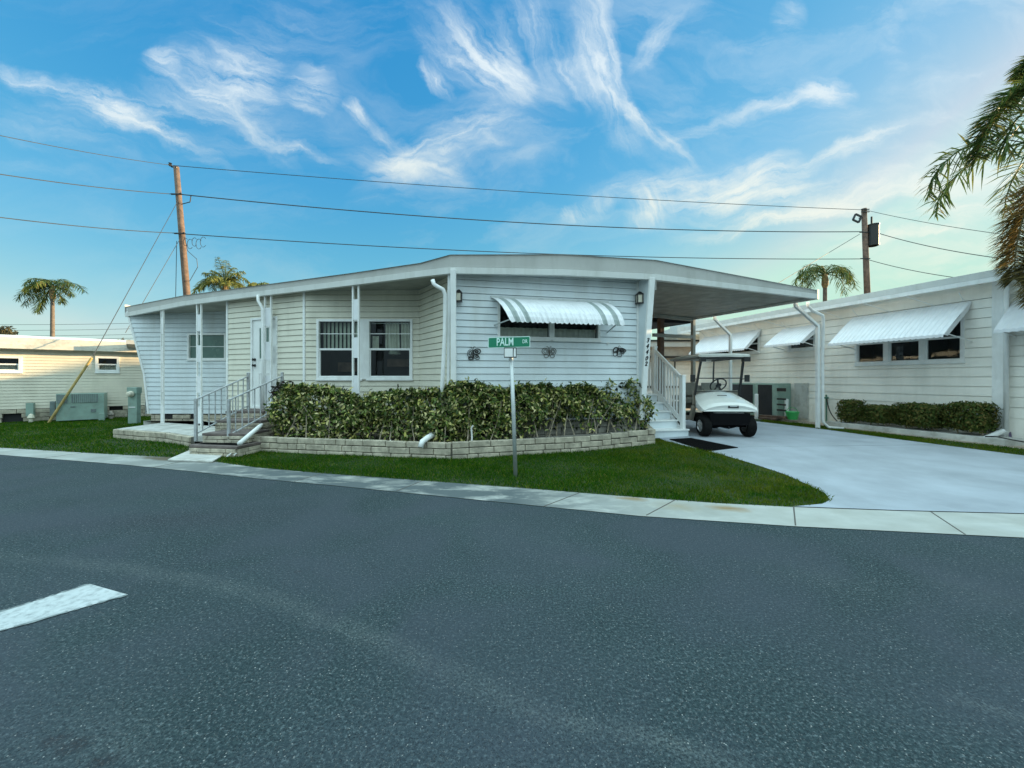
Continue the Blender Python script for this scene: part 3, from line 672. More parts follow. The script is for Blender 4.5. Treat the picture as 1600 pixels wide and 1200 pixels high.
# awning: curved, scalloped, striped
def striped_awning(pl, root, s0, s1, s0b, s1b, zt_, prof):
    n = 66; zs = MB()
    for i in range(n):
        for h in range(2):
            pass
    rows = []; stripe = []
    for j, (o, dz) in enumerate(prof):
        row = []
        k = j/(len(prof)-1)
        for i in range(n+1):
            t = i/n; s = (s0+(s0b-s0)*k)*(1-t)+(s1+(s1b-s1)*k)*t
            rip = .012*math.cos(2*math.pi*t*24)
            z = zt_+dz+(-.022*(1-abs(math.sin(math.pi*t*24))**.8) if False else 0)
            if j == len(prof)-1: z -= .030*abs(math.sin(math.pi*t*24))
            row.append(pl.P(s, o+rip*min(1, j/2), z))
        rows.append(row)
    b = 0; m = zs
    for j in range(len(rows)-1):
        for i in range(n):
            t = (i+.5)/n
            col = 1 if (.045 < t < .09 or .135 < t < .185 or .81 < t < .855 or .91 < t < .955) else 0
            m.cur = col; m.quad(rows[j][i], rows[j][i+1], rows[j+1][i+1], rows[j+1][i])
    m.cur = 0
    aw = m.build('awning', [M['awn'], M['awng']], root, fixn=False, label='curved white awning with grey stripes over the front window')
    md = aw.modifiers.new('solid', 'SOLIDIFY'); md.thickness = .006
    hb = MB(); pl.bx(hb, s0-.02, s1+.02, 0.0, .05, zt_-.005, zt_+.04)
    hb.bar(pl.P(s0b+.06, prof[-1][0]-.03, zt_+prof[-1][1]+.05), pl.P(s0+.05, .02, zt_-.52), .015, .02)
    hb.bar(pl.P(s1b-.12, prof[-1][0]-.03, zt_+prof[-1][1]+.03), pl.P(s1+.0, .02, zt_-.60), .015, .02)
    hb.build('awning_bracket', M['galv'], aw)
    return aw
wa = pf.at_px(768); wb = pf.at_px(948); zaw = pf.z_px(860, 470)
striped_awning(pf, home, wa, wb, pf.at_px(797, .62), pf.at_px(976, .62), zaw, [(.03,0),(.15,-.05),(.30,-.13),(.44,-.23),(.55,-.34),(.60,-.44),(.62,-.515)])
# flared end fins with trim boards
def fin(root, base, fwd_top, fwd_bot, zt_, zb_, wd, name='end_fin', label=None):
    b = Vector(base); ft = Vector(fwd_top); fb = Vector(fwd_bot); mb = MB()
    d = (ft-b).normalized(); sdv = Vector((d.y, -d.x))
    poly = [V3(b, zb_), V3(fb, zb_), V3(ft, zt_), V3(b, zt_)]
    mb.prism(poly, (sdv.x*.03, sdv.y*.03, 0))
    f = mb.build(name, M['siding'], root)
    mb = MB(); s2 = sdv*(wd/2-.015)
    mb.bar(V3(fb+s2*0, zb_), V3(ft, zt_), wd, .05, upv=(d.x, d.y, 0)); mb.build('trim_board', M['trim'], f, bevel=.006)
    return f
fin(home, FW1, (2.82, 7.99), (2.68, 8.22), 3.44, .55, .14)
fin(home, FW0, (-1.06, 7.16), (-1.08, 7.36), 3.38, .55, .10)
mb = MB(); mb.bar(V3((-1.155, 7.30), 3.32), V3((-1.20, 7.42), .5), .05, .05); mb.build('corner_trim', M['trim'], home)
mb = MB(); pf.bx(mb, pf.L-.07, pf.L, .004, .03, .6, 3.42); mb.build('corner_trim', M['trim'], home)
# --- recessed walls
pi = Plane(IW, (-1.10, 7.47))
mb = siding(MB(), IW, (-1.10, 7.47), .60, 3.46); mb.build('side_wall', M['annex'], home)
pw = Plane(WW, IW); w0 = pw.at_px(495.5); w1 = pw.at_px(645); z0 = pw.z_px(570, 592.5); z1 = pw.z_px(570, 499)
mb = siding(MB(), WW, IW, .60, 3.46, holes=[(w0, w1, z0, z1)]); mb.build('porch_wall', M['annex'], home)
wA = pw.at_px(566); wB = pw.at_px(572)
window(pw, home, w0, wA, z0, z1, cover=blinds, muntin=z0+(z1-z0)*.76, label='tall sash window with vertical blinds in its upper half')
mb = MB(); pw.bx(mb, wA, wB+.03, -.05, .04, z0, z1); mb.build('mullion', M['trim'], home)
window(pw, home, wB+.03, w1, z0, z1, cover=curtains, muntin=z0+(z1-z0)*.76, label='tall sash window with gathered pale curtains')
pd = Plane(DW, WW); d0 = pd.at_px(393.5); d1_ = pd.at_px(434.5); dz0 = .70; dz1 = pd.z_px(413, 496)
mb = siding(MB(), DW, WW, .60, 3.46, holes=[(d0, d1_, dz0, dz1)]); mb.build('entry_wall', M['annex'], home)
mb = MB(); ring(pd, mb, d0, d1_, dz0, dz1, .05, -.03, .035); fr = mb.build('door_frame', M['trim'], home)
mb = MB(); pd.bx(mb, d0+.052, d1_-.052, -.03, .005, dz0+.03, dz1-.052)
dm = (d0+d1_)/2
ring(pd, mb, dm-.19, dm+.19, dz0+1.15, dz1-.22, .03, .005, .016); ring(pd, mb, dm-.19, dm+.19, dz0+.18, dz0+.85, .03, .005, .016)
door = mb.build('door', M['trim'], home, bevel=.003)
mb = MB(); pd.bx(mb, dm-.16, dm+.16, .006, .009, dz0+1.18, dz1-.25); mb.build('pane', M['frost'], door)
for zz in (1.02, 1.16):
    mb = MB(); mb.lathe(pd.P(d0+.12, .005, dz0+zz), [(.035,0),(.035,.02),(.02,.03),(.032,.06),(.001,.07)], axis=(pd.n.x, pd.n.y, 0), n=12); mb.build('handle' if zz < 1.1 else 'lock', M['black'], door)
for nm, p_, s_ in (('corner_trim', pd, 0.0), ('corner_trim', pd, pd.L-.06)):
    mb = MB(); p_.bx(mb, s_, s_+.06, .003, .03, .6, 3.4); mb.build(nm, M['trim'], home)
mb = siding(MB(), LW0, DW, .42, 3.46); mb.build('return_wall', M['annex'], home)
# --- end wall with the flared outline
pl = Plane(LW1, LW0)
lw_a = pl.at_px(294); lw_b = pl.at_px(354); lz0 = pl.z_px(320, 562); lz1 = pl.z_px(320, 521)
xb = pl.at_px(233)
def liml(z):
    if z > 1.55: t = (z-1.55)/(3.3-1.55); return (xb*.80*(1-t)+.02*t, pl.L)
    t = (z-.42)/(1.55-.42); return (xb*(1-t)+xb*.80*t, pl.L)
mb = siding(MB(), LW1, LW0, .42, 3.40, holes=[(lw_a, lw_b, lz0, lz1)], lim=liml); mb.build('end_wall', M['siding'], home)
mb = MB(); pts = [pl.P(xb, .01, .42), pl.P(xb*.8, .01, 1.55), pl.P(.02, .01, 3.3)]
for a, b in zip(pts[:-1], pts[1:]): mb.bar(a, b, .05, .05, upv=(0, 1, 0))
mb.build('corner_trim', M['trim'], home)
window(pl, home, lw_a, lw_b, lz0, lz1, rail=False, pane='frost', fw=.045, muntin=(lz0+lz1)/2)
# far side walls (out of the photo's sight, close the house)
for a, b in ((FW1, (FW1[0]-.40*12.5, FW1[1]+.917*12.5)),):
    mb = siding(MB(), a, b, .6, 3.46, pitch=.2); mb.build('side_wall', M['siding'], home)
bk = (FW1[0]-.40*12.5, FW1[1]+.917*12.5); bl = (backL[0]+.3, backL[1]-.3); bn = (backN[0]+.2, backN[1]-.3); bm_ = (-10.2, 13.0)
mb = siding(MB(), bk, bl, .6, 3.46, pitch=.2); siding(mb, bl, bn, .6, 3.46, pitch=.2); mb.build('back_wall', M['siding'], home)
mb = siding(MB(), bn, bm_, .42, 3.35, pitch=.2); siding(mb, bm_, (LW1[0]+.5, LW1[1]+.02), .42, 3.3, pitch=.2); mb.build('side_wall', M['siding'], home)
fl = MB(); fl.quad(*[V3(p, .62) for p in (FW0, FW1, bk, bl, bn, bm_, (-10.3, 11.25), (-7.85, 11.25), (-7.0, 9.9), (-4.6, 8.9), (-2.1, 8.9))]); fl.build('floor', M['dark'], home)
# --- stone skirting (blocks are pattern: one mesh per run)
def blocks(mb, p0, p1, z0, rows, bl=.39, bh=.112, th=.10, gap=.012, hollow=0, seed=1, capz=None):
    r_ = random.Random(seed); a = Vector(p0[:2]); b = Vector(p1[:2]); L = (b-a).length; t = (b-a)/L; n = Vector((t.y, -t.x)); ang = math.atan2(t.y, t.x)
    for k in range(rows):
        s = -bl*r_.uniform(.1, .9); 
        while s < L:
            w_ = bl*r_.choice((.5, .9, 1, 1, 1.15)); s0_ = max(0, s)+gap/2; s1_ = min(L, s+w_)-gap/2; s += w_
            if s1_-s0_ < .03: continue
            if hollow and r_.random() < hollow: continue
            o = r_.uniform(0, .012); m_ = a+t*((s0_+s1_)/2)+n*(o/2)
            zz = z0(m_.x, m_.y) if callable(z0) else z0
            j = r_.uniform(-.003, .003)
            mb.box((m_.x, m_.y, zz+k*bh+bh/2+j), (s1_-s0_, th+o, bh-gap), ang)
    return mb
def skirt(root, a, b, z0, rows, hollow=.0, seed=1, stn='stone'):
    mb = blocks(MB(), a, b, z0, rows, hollow=hollow, seed=seed, bh=.125, bl=.36); s = mb.build('skirting', M[stn], root, bevel=.006)
    m2 = MB(); A = Vector(a[:2]); B = Vector(b[:2]); n = Vector(((B-A).y, -(B-A).x)).normalized()
    m2.prism([V3(A-n*.03, z0), V3(B-n*.03, z0), V3(B-n*.03, z0+rows*.125+.03), V3(A-n*.03, z0+rows*.125+.03)], (n.x*.05, n.y*.05, 0)); m2.build('mortar', M['dark'] if hollow else M['mortar'], s)  # hollow runs get a near-black sheet for the shade behind missing blocks
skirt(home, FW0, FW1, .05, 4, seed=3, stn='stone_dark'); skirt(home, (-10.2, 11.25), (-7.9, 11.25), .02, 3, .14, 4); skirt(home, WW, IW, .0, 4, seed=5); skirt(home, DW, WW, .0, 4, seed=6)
skirt(home, (-7.9, 11.2), DW, 0, 3, seed=8)
# --- porch posts: two rails with white and open panels
def porch_post(px, dw, zb_, lab=None, first=False):
    k = (px-HX)/F; t = (k*7.18+1.12)/(-.927-k*.375) if True else 0
    x = -1.12-.927*t; y = 7.18+.375*t
    v = Vector((.927, -.375)) # along the roof edge
    a = Vector((x, y))+Vector((.04, .10)); mb = MB(); hw = dw/2
    for s in (-hw, hw): 
        p = a+v*s; mb.box((p.x, p.y, (zb_+3.33)/2), (.034, .034, 3.33-zb_), math.atan2(v.y, v.x))
    o = mb.build('porch_post', M['trim'], home)
    z = zb_
    hs_ = [.45, .30]
    zz = zb_+.02; seq = []
    z = 3.33-.30
    while z > zb_+.2:
        lo_ = max(zb_+.02, z-.42); seq.append((lo_, z)); z = lo_-.36
    for (l_, h_) in seq: MB().box((a.x, a.y, (l_+h_)/2), (dw-.036, .022, h_-l_), math.atan2(v.y, v.x)).build('post_panel', M['awn'], o)
    return a
A550 = porch_post(550, .15, .3); A412 = porch_post(412, .20, .02); A303 = porch_post(304, .165, .05); A245 = porch_post(246.5, .085, .05)
# --- downspouts
def spout(root, pts, r=.033, name='downspout', m='trim'):
    mb = MB(); mb.tube(pts, r, 10); return mb.build(name, M[m], root, smooth=True)
x, y = A412
spout(home, [(x-.22, y-.02, 3.32), (x-.21, y-.03, 3.18), (x-.15, y-.05, 3.10), (x-.10, y-.05, 3.0), (x-.09, y-.05, 2.0), (x-.09, y-.05, .50)])
e = GP(374, 697, .06); spout(home, [(x-.09, y-.06, .54), U(409, 664, 8.2), U(405, 667, 7.6), U(374, 693, 6.95)], .040)
spout(home, [U(676,437,7.25), U(678,444,7.25), U(684,448,7.25), U(692,452,7.25), U(695.5,460,7.28), U(695,520,7.3), U(691,600,7.35), U(688,650,7.35)], .038)
e = GP(658, 703, .1); spout(home, [U(680,677,7.15), U(668,684,6.98), U(660,690,6.9), U(657,699,6.86)], .05)
# --- wall lanterns, numbers, wall art
def lantern(root, c, s=1.0):
    mb = MB(); mb.box(c, (.11*s, .11*s, .16*s)); o = mb.build('lantern', M['lit'], root)
    mb = MB(); x, y, z = c; h = .055*s
    for dx in (-h, h):
        for dy in (-h, h): mb.box((x+dx, y+dy, z), (.02*s, .02*s, .19*s))
    mb.lathe((x, y, z+.085*s), [(.10*s, 0), (.10*s, .012), (.03*s, .07*s), (.001, .08*s)], n=4); mb.box((x, y, z-.095*s), (.14*s, .14*s, .02*s))
    mb.box((x, y-.0+.07*s, z+.02), (.05, .08, .10)); mb.build('lantern_cage', M['black'], o); return o
lantern(home, pf.P(pf.at_px(999, .10), .10, pf.z_px(999, 467, .1)), .95)
lantern(home, pf.P(pf.at_px(717, .10), .10, pf.z_px(717, 464, .1)), .85)
def text_mesh(s, size, ext=.002, bold=0.0):
    cu = bpy.data.curves.new('t', 'FONT'); cu.body = s; cu.size = size; cu.extrude = ext; cu.align_x = 'CENTER'; cu.align_y = 'CENTER'; cu.offset = bold; cu.resolution_u = 3
    ob = bpy.data.objects.new('t', cu); COL.objects.link(ob); dg = bpy.context.evaluated_depsgraph_get(); dg.update()
    me = bpy.data.meshes.new_from_object(ob.evaluated_get(dg)); COL.objects.unlink(ob); bpy.data.objects.remove(ob); bpy.data.curves.remove(cu)
    return [v.co.copy() for v in me.vertices], [tuple(p.vertices) for p in me.polygons]
def put_text(mb, s, size, org, xd, yd, ext=.002, bold=0.0, sx=1.0, shear=0.0):
    vs, fs = text_mesh(s, size, ext, bold); xd = Vector(xd); yd = Vector(yd); nd = xd.cross(yd)
    mb.add([Vector(org)+xd*((v.x+shear*v.y)*sx)+yd*v.y+nd*v.z for v in vs], fs); return mb
# house number, stacked down the flared fin board
num = MB(); ft = Vector((2.83, 7.99)); fb = Vector((2.70, 8.22))
for i, (ch, px, py) in enumerate((('3',1010.5,532), ('4',1008,541), ('4',1006.5,550), ('0',1005.5,560), ('2',1004.5,568.5))):
    # on the board's outer face
    z = ZC-(py-HY)/F*8.05; k = (z-.55)/(3.44-.55); p = fb+(ft-fb)*k
    dd = (Vector((2.83, 7.99))-Vector(FW1)).normalized()
    o3 = V3(p+dd*.033, z); put_text(num, ch, .125, o3+Vector((-.028,-.005,0)), Vector((.985, .17, 0)), Vector((.06, -.1, .99)), .003, .004, sx=.95, shear=.25)
num.build('house_number', M['black'], home)
def wall_art(px, py, kind, label):
    s = pf.at_px(px, .03); z = pf.z_px(px, py, .03); mb = MB(); P = lambda a, b: pf.P(s+a, .03+.004*math.sin(a*40), z+b)
    def loop(cx, cz, rx, rz, a0=0, a1=2*math.pi, r=.006, tilt=0, n=16):
        pts = []
        for i in range(n+1):
            a = a0+(a1-a0)*i/n; ux, uz = rx*math.cos(a), rz*math.sin(a); pts.append(P(cx+ux*math.cos(tilt)-uz*math.sin(tilt), cz+ux*math.sin(tilt)+uz*math.cos(tilt)))
        mb.tube(pts, r, 5, cap=False)
    if kind == 0:
        loop(-.05,-.01,.055,.075); loop(.075,.035,.07,.05,tilt=.3,r=.01); loop(.07,-.07,.06,.04,tilt=-.5); loop(-.04,-.09,.04,.03,r=.012)
        loop(.07,.035,.03,.02,r=.012); loop(.075,-.06,.025,.02,r=.008); mb.tube([P(0,-.12),P(0,.05)], .014, 6); mb.tube([P(0,.05),P(-.03,.12),P(-.06,.10)], .005, 5); mb.tube([P(0,.05),P(.02,.13),P(.05,.12)], .005, 5)
        loop(-.05,.0,.025,.035,r=.008)
    elif kind == 1:
        loop(-.085,.0,.06,.065,tilt=.5); loop(.085,.0,.06,.065,tilt=-.5); loop(-.08,0,.03,.035,r=.005); loop(.08,0,.03,.035,r=.009); loop(-.06,-.09,.045,.035); loop(.065,-.09,.045,.035)
        mb.tube([P(0,.04),P(.005,-.08)], .014, 6); mb.tube([P(0,.04),P(-.03,.10),P(-.06,.09)], .005, 5); mb.tube([P(0,.04),P(.03,.10),P(.06,.08)], .005, 5)
    else:
        loop(-.06,.03,.06,.04,tilt=.8,r=.011); loop(.09,.03,.085,.035,tilt=-.25,r=.010); loop(.09,-.01,.05,.03,tilt=-.7,r=.009); loop(-.07,-.05,.045,.05); loop(.03,-.08,.05,.03)
        loop(.09,.025,.05,.015,tilt=-.25,r=.014)
        mb.tube([P(0,.06),P(-.02,-.07)], .014, 6); mb.tube([P(0,.06),P(.02,.12),P(.05,.10)], .005, 5)
    mb.build('wall_ornament', M['black'] if kind != 1 else mat('bronze_ornament', (.10,.09,.07), .5), label=label, cat='wall ornament', group='metal insect ornaments on the front wall')
wall_art(739, 552, 0, 'dark metal insect ornament on the front wall left of the street sign')
wall_art(858, 549, 1, 'bronze butterfly ornament centred below the awning window')
wall_art(966, 549, 2, 'dark metal dragonfly-like ornament near the house number')
mb = MB(); mb.lathe(pf.P(pf.at_px(950, .02), .016, pf.z_px(950, 536.5, .02)), [(.028, 0), (.028, .012), (.01, .013)], axis=(pf.n.x, pf.n.y, 0), n=14)
mb.build('wall_vent_cap', M['trim'], home)
# ---------------------------------------------------------------- carport
cp = Thing('carport', (5.0, 9.5, gz(5, 9.5)), 'flat white-edged carport roof on gooseneck posts over the golf cart', 'carport')
fascia(cp, cport_edge)
eb = E+D2*LONG; rb = Vector((2.9, 8.0))+D2*LONG
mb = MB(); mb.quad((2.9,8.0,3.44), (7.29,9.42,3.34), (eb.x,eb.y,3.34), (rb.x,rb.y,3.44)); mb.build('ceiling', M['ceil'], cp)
mb = MB(); mb.quad((2.9,8.0,3.80), (7.29,9.42,3.50), (eb.x,eb.y,3.50), (rb.x,rb.y,3.80)); mb.build('roof', M['roof'], cp)
mb = MB(); sdv = Vector((D2.y, -D2.x))
mb.prism([V3(E, 3.29), V3(eb, 3.29), V3(eb, 3.52), V3(E, 3.52)], (-sdv.x*.06, -sdv.y*.06, 0)); mb.build('eave_gutter', M['fascia2'], cp)
# faint panel seams under the ceiling
mb = MB()
for i in range(1, 26):
    a = Vector((2.9,8.0))+D2*(i*.5); b = E+D2*(i*.5); mb.bar((a.x, a.y, 3.441), (b.x, b.y, 3.341), .03, .006)
mb.build('ceiling_seam', M['ceil'], cp)
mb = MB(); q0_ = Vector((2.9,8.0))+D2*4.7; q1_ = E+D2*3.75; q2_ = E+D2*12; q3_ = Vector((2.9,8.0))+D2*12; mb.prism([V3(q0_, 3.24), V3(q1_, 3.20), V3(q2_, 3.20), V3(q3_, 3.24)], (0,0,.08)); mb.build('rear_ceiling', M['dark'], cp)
def goose(x, y, gx, gy, zt2=2.78):
    zb_ = gz(x, y)+.014; mb = MB(); mb.box((x, y, (zb_+zt2)/2), (.075, .075, zt2-zb_), .2)
    mb.bar((x, y, zt2-.02), (gx, gy, 3.22), .07, .07); mb.bar((gx, gy, 3.20), (gx-.02, gy, 3.34), .07, .07)
    return mb.build('post', M['trim'], cp, bevel=.005)
goose(7.86, 10.2, 7.12, 9.95); goose(6.77, 12.3, 6.22, 12.15)
gx, gy = 8.0, 10.22
spout(cp, [(7.38, 9.9, 3.32), (7.40, 9.92, 3.22), (7.55, 9.98, 3.12), (7.92, 10.12, 3.02), (8.0, 10.2, 2.92), (8.0, 10.22, 2.0), (8.0, 10.22, .30), (8.12, 10.18, .16), (8.4, 10.05, .14)], .035)
# rear frame and timber post
mb = MB(); f0 = Vector((4.3, 12.1)); f1 = Vector((5.82, 12.75))
mb.bar(V3(f0, 3.33), V3(f1, 3.30), .09, .10); mb.bar(V3(f0, 2.74), V3(f1, 2.74), .08, .10); mb.box((5.82, 12.75, 1.72), (.10, .10, 3.2), .4)
mb.build('rear_frame', M['soffit'], cp)
mb = MB(); mb.box((4.72, 12.6, 1.72), (.15, .15, 3.24), .4); mb.build('timber_post', M['dwood'], cp)
# ---------------------------------------------------------------- stone planter in front of the hedge
PL = [(181,684),(262,691),(300,698)]; PM = [(366,704),(706,717.5),(1022,693)]
plt = Thing('stone_planter', (-.5, 7.2, 0), 'low wall of rough buff stone blocks edging the hedge bed', 'planter wall')
a, b, c = [GP(*p) for p in PM]
bl_ = blocks(MB(), a, b, lambda x, y: gz(x, y)-.04, 3, seed=11); bl_.build('stone_block', M['stone'], plt, bevel=.010)
bl_ = blocks(MB(), b, c, lambda x, y: gz(x, y)-.03, 3, seed=12); bl_.build('stone_block', M['stone'], plt, bevel=.010)
def core(root, pts, h, z=-.05, o=.03, th=.06):
    mb = MB()
    for p, q in zip(pts[:-1], pts[1:]):
        p = Vector(p[:2]); q = Vector(q[:2]); t = (q-p).normalized(); n = Vector((-t.y, t.x))
        zz = gz(q.x, q.y); za = gz(p.x, p.y)
        p2 = p+n*o-n*.045; q2 = q+n*o-n*.045
        mb.prism([V3(p2, za+z), V3(q2, zz+z), V3(q2, zz+h), V3(p2, za+h)], (n.x*th, n.y*th, 0))
    mb.build('mortar', M['mortar'], root)
core(plt, [a, b, c], .275)
mb = MB()
def bed(pts):
    m = MB(); m.add([(p[0], p[1], gz(p[0], p[1])+.24) for p in pts], [tuple(range(len(pts)))]); return m
bed([(a[0], a[1]+.05), (b[0], b[1]+.06), (c[0]-.03, c[1]+.06), (3.0, 8.9), (2.66, 8.32), (-1.05, 7.5), (-2.05, 8.87), (-4.58, 8.87), (-5.2, 9.1)]).build('planting_bed', M['soil'], plt)
mb = blocks(MB(), (c[0]-.05, c[1]), (c[0]+.12, c[1]+.9), lambda x, y: gz(x, y)-.03, 3, seed=17); mb.build('stone_block', M['stone'], plt, bevel=.01)
# porch slab with its own block edge
sl = Thing('porch_slab', (-8, 9, 0), 'pale concrete porch slab edged with stone blocks at the left end', 'porch slab')
p0, p1, p2 = [GP(*p) for p in PL]
mb = blocks(MB(), p0, p1, -.03, 2, seed=13, bh=.12); blocks(mb, p1, p2, -.03, 2, seed=14, bh=.12); blocks(mb, (p0[0]-.1, p0[1]+2.2), p0, -.03, 2, seed=15, bh=.12)
mb.build('stone_block', M['stone'], sl, bevel=.01); core(sl, [p0, p1, p2], .20)
o_ = [(p0[0]+.02, p0[1]+.03), (p1[0], p1[1]+.04), (p2[0], p2[1]+.05), (-5.6, 8.3), (-5.0, 8.9), (-5.0, 9.0), (-6.9, 9.78), (-7.8, 11.2), (-10.4, 11.2), (p0[0]-.08, p0[1]+2.2)]
mb = MB(); mb.prism([(p[0], p[1], .10) for p in o_], (0, 0, .115)); mb.build('slab', M['slab'], sl)
# ---------------------------------------------------------------- variegated hedge
def leaves(pts, nrm, size, m, name, parent, jit=.9, fold=.25, seed=1):
    r_ = np.random.default_rng(seed); n = len(pts); P = np.array(pts); N = np.array(nrm)
    N = N+r_.normal(0, jit, (n, 3)); N /= np.linalg.norm(N, axis=1)[:,None]
    T = r_.normal(0, 1, (n, 3)); T[:,2] -= .5; T -= N*(T*N).sum(1)[:,None]; T /= np.linalg.norm(T, axis=1)[:,None]; B = np.cross(N, T)
    S = size*r_.uniform(.6, 1.3, n)[:,None]; Wd = S*r_.uniform(.34, .52, n)[:,None]*.5
    v = np.zeros((n, 7, 3), np.float32)
    v[:,0] = P; v[:,1] = P+T*S*.35+B*Wd+N*S*fold*.35; v[:,2] = P+T*S*.35+N*0; v[:,3] = P+T*S*.35-B*Wd+N*S*fold*.35
    v[:,4] = P+T*S*.72+B*Wd*.75+N*S*.02; v[:,5] = P+T*S-N*S*.18; v[:,6] = P+T*S*.72-B*Wd*.75+N*S*.02
    fs = np.array([[0,2,1,1],[0,3,2,2],[1,2,5,4],[3,6,5,2]])
    me = bpy.data.meshes.new(name); faces = []
    base = np.arange(n)*7
    F3 = np.concatenate([np.stack([base, base+2, base+1], 1), np.stack([base, base+3, base+2], 1)])
    F4 = np.concatenate([np.stack([base+1, base+2, base+5, base+4], 1), np.stack([base+3, base+6, base+5, base+2], 1)])
    me.vertices.add(n*7); me.vertices.foreach_set('co', (v-np.array(parent.loc, np.float32)).reshape(-1))
    li = np.concatenate([F3.reshape(-1), F4.reshape(-1)]).astype(np.int32); me.loops.add(len(li)); me.loops.foreach_set('vertex_index', li)
    ls = np.concatenate([np.arange(len(F3))*3, len(F3)*3+np.arange(len(F4))*4]).astype(np.int32); lt = np.concatenate([np.full(len(F3), 3), np.full(len(F4), 4)]).astype(np.int32)
    me.polygons.add(len(ls)); me.polygons.foreach_set('loop_start', ls); me.polygons.foreach_set('loop_total', lt); me.update(calc_edges=True); me.materials.append(m)
    o = bpy.data.objects.new(name, me); COL.objects.link(o); o.parent = parent.o; return o
def hedge_shrub(x0px, x1px, tops, bots, label, n, seed, dense=1.0):
    """shrub whose front face follows the planter; tops/bots: picture rows of its outline"""
    r_ = np.random.default_rng(seed); A, B, Cc = [Vector(q) for q in (a, b, c)]
    def front(px):
        k = (px-HX)/F
        for p, q in ((A, B), (B, Cc)):
            t = q-p; s = (k*p.y-p.x)/(t.x-k*t.y)
            if -.3 <= s <= 1.0001 or q is Cc: 
                if q is Cc or s <= 1: return p+t*s, Vector((-t.y, t.x)).normalized()
    def itp(tab, x): return float(np.interp(x, [q[0] for q in tab], [q[1] for q in tab]))
    mid_, nn = front((x0px+x1px)/2); root = Thing('hedge_shrub', (mid_.x, mid_.y+.4, .24+gz(mid_.x, mid_.y)), label, 'shrub', 'variegated shrubs of the front hedge')
    pts = []; nr = []; depth = .62
    n = int(n*1.15)
    while len(pts) < n:
        px = r_.uniform(x0px, x1px); f_, nv = front(px); w_ = r_.random()
        zt_ = ZC-(itp(tops, px)-HY)/F*(f_.y+.30); zb_ = ZC-(itp(bots, px)-HY)/F*(f_.y+.18)
        if r_.random() < .72: d = abs(r_.normal(0, .13))+.12; z = r_.uniform(zb_, zt_); nrm = (-nv.x, -nv.y, .45)
        else: d = r_.uniform(.1, depth); z = zt_-abs(r_.normal(0, .05)); nrm = (-.1*nv.x, -.3, 1)
        bulge = .10*math.sin(px*.06+seed)*math.sin(z*6+px*.03)+.05*math.sin(px*.21+z*13)
        edge = min(px-x0px, x1px-px)/10.0
        u = (z-zb_)/(max(zt_-zb_, .1)); sh = .16*max(0, u-.75)/.25*(1 if d < .3 else 0)
        if edge < 1 and r_.random() < (1-edge)*.45: continue
        gap = math.sin(px*.33+z*17)*math.sin(px*.13-z*9)
        if gap > .72 and r_.random() < .6: continue
        thin = (1-u) if u < .35 else 0
        if thin and r_.random() < thin*1.0*dense: continue
        p = f_+nv*(d+bulge+sh); pts.append((p.x, p.y, z+.02*math.sin(px*.4))); nr.append(nrm)
    # sprigs standing above the clipped top
    for _ in range(int((x1px-x0px)/9)):
        px = r_.uniform(x0px+3, x1px-3); f_, nv = front(px); zt_ = ZC-(itp(tops, px)-HY)/F*(f_.y+.30); p = f_+nv*r_.uniform(.12, .5); hh = r_.uniform(.02, .10)
        for _k in range(10): pts.append((p.x+r_.normal(0, .03), p.y+r_.normal(0, .03), zt_+r_.uniform(-.02, hh))); nr.append((r_.normal(), r_.normal(), .4))
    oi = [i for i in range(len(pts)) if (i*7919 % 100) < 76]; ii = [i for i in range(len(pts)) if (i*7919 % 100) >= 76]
    leaves([pts[i] for i in oi], [nr[i] for i in oi], .082, M['leaf'], 'foliage', root, seed=seed)
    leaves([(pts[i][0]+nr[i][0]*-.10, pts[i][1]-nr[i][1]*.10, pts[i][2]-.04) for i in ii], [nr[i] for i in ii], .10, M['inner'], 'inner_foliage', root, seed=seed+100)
    mb = MB()
    for _ in range(int((x1px-x0px)/11)):
        px = r_.uniform(x0px+4, x1px-4); f_, nv = front(px); p = f_+nv*(r_.uniform(.16, .4) if _ % 4 else r_.uniform(.06, .10)); zb_ = gz(p.x, p.y)+.22; zt_ = ZC-(itp(tops, px)-HY)/F*(f_.y+.30)
        q = Vector((p.x+r_.normal(0, .20), p.y+(r_.uniform(-.1, .1) if _ % 2 else .15))); m_ = (p+q)/2+Vector((r_.normal(0, .04), 0))
        mb.tube([(p.x, p.y, zb_), (m_.x, m_.y, zb_+.25*(zt_-zb_)+.08), (q.x, q.y, zb_+.75*(zt_-zb_))], [.013, .010, .004], 5)
    mb.build('stem', M['twig'], root); return root
T_ = [(408,618),(415,609),(440,603),(480,604),(505,607),(530,618),(556,634)]
hedge_shrub(411, 484, T_, [(411,688),(484,691)], 'leafy yellow-green shrub at the left end of the hedge by the brick steps', 3000, 21, .6)
hedge_shrub(478, 557, T_, [(478,690),(557,694)], 'leafy shrub sloping down to the dip in the hedge before the porch post', 3000, 22, .6)
T2 = [(552,634),(562,618),(580,616),(600,613),(640,612),(680,607),(700,603),(730,598),(760,601),(775,606),(800,609),(815,603),(855,600),(880,608),(900,604),(925,601),(945,607),(965,600),(1000,597),(1012,607),(1028,628)]
hedge_shrub(554, 634, T2, [(554,690),(600,694),(634,697)], 'leafy shrub right of the hedge dip below the left sash window', 3000, 23, .8)
hedge_shrub(626, 706, T2, [(626,696),(706,701)], 'leafy shrub over the small white drain elbow', 3300, 24, .6)
hedge_shrub(698, 778, T2, [(698,701),(778,698)], 'leafy shrub at the planter corner left of the street sign', 3300, 25, .6)
hedge_shrub(770, 852, T2, [(770,698),(820,692),(852,668)], 'leafy shrub directly behind the street sign post', 3000, 26, .8)
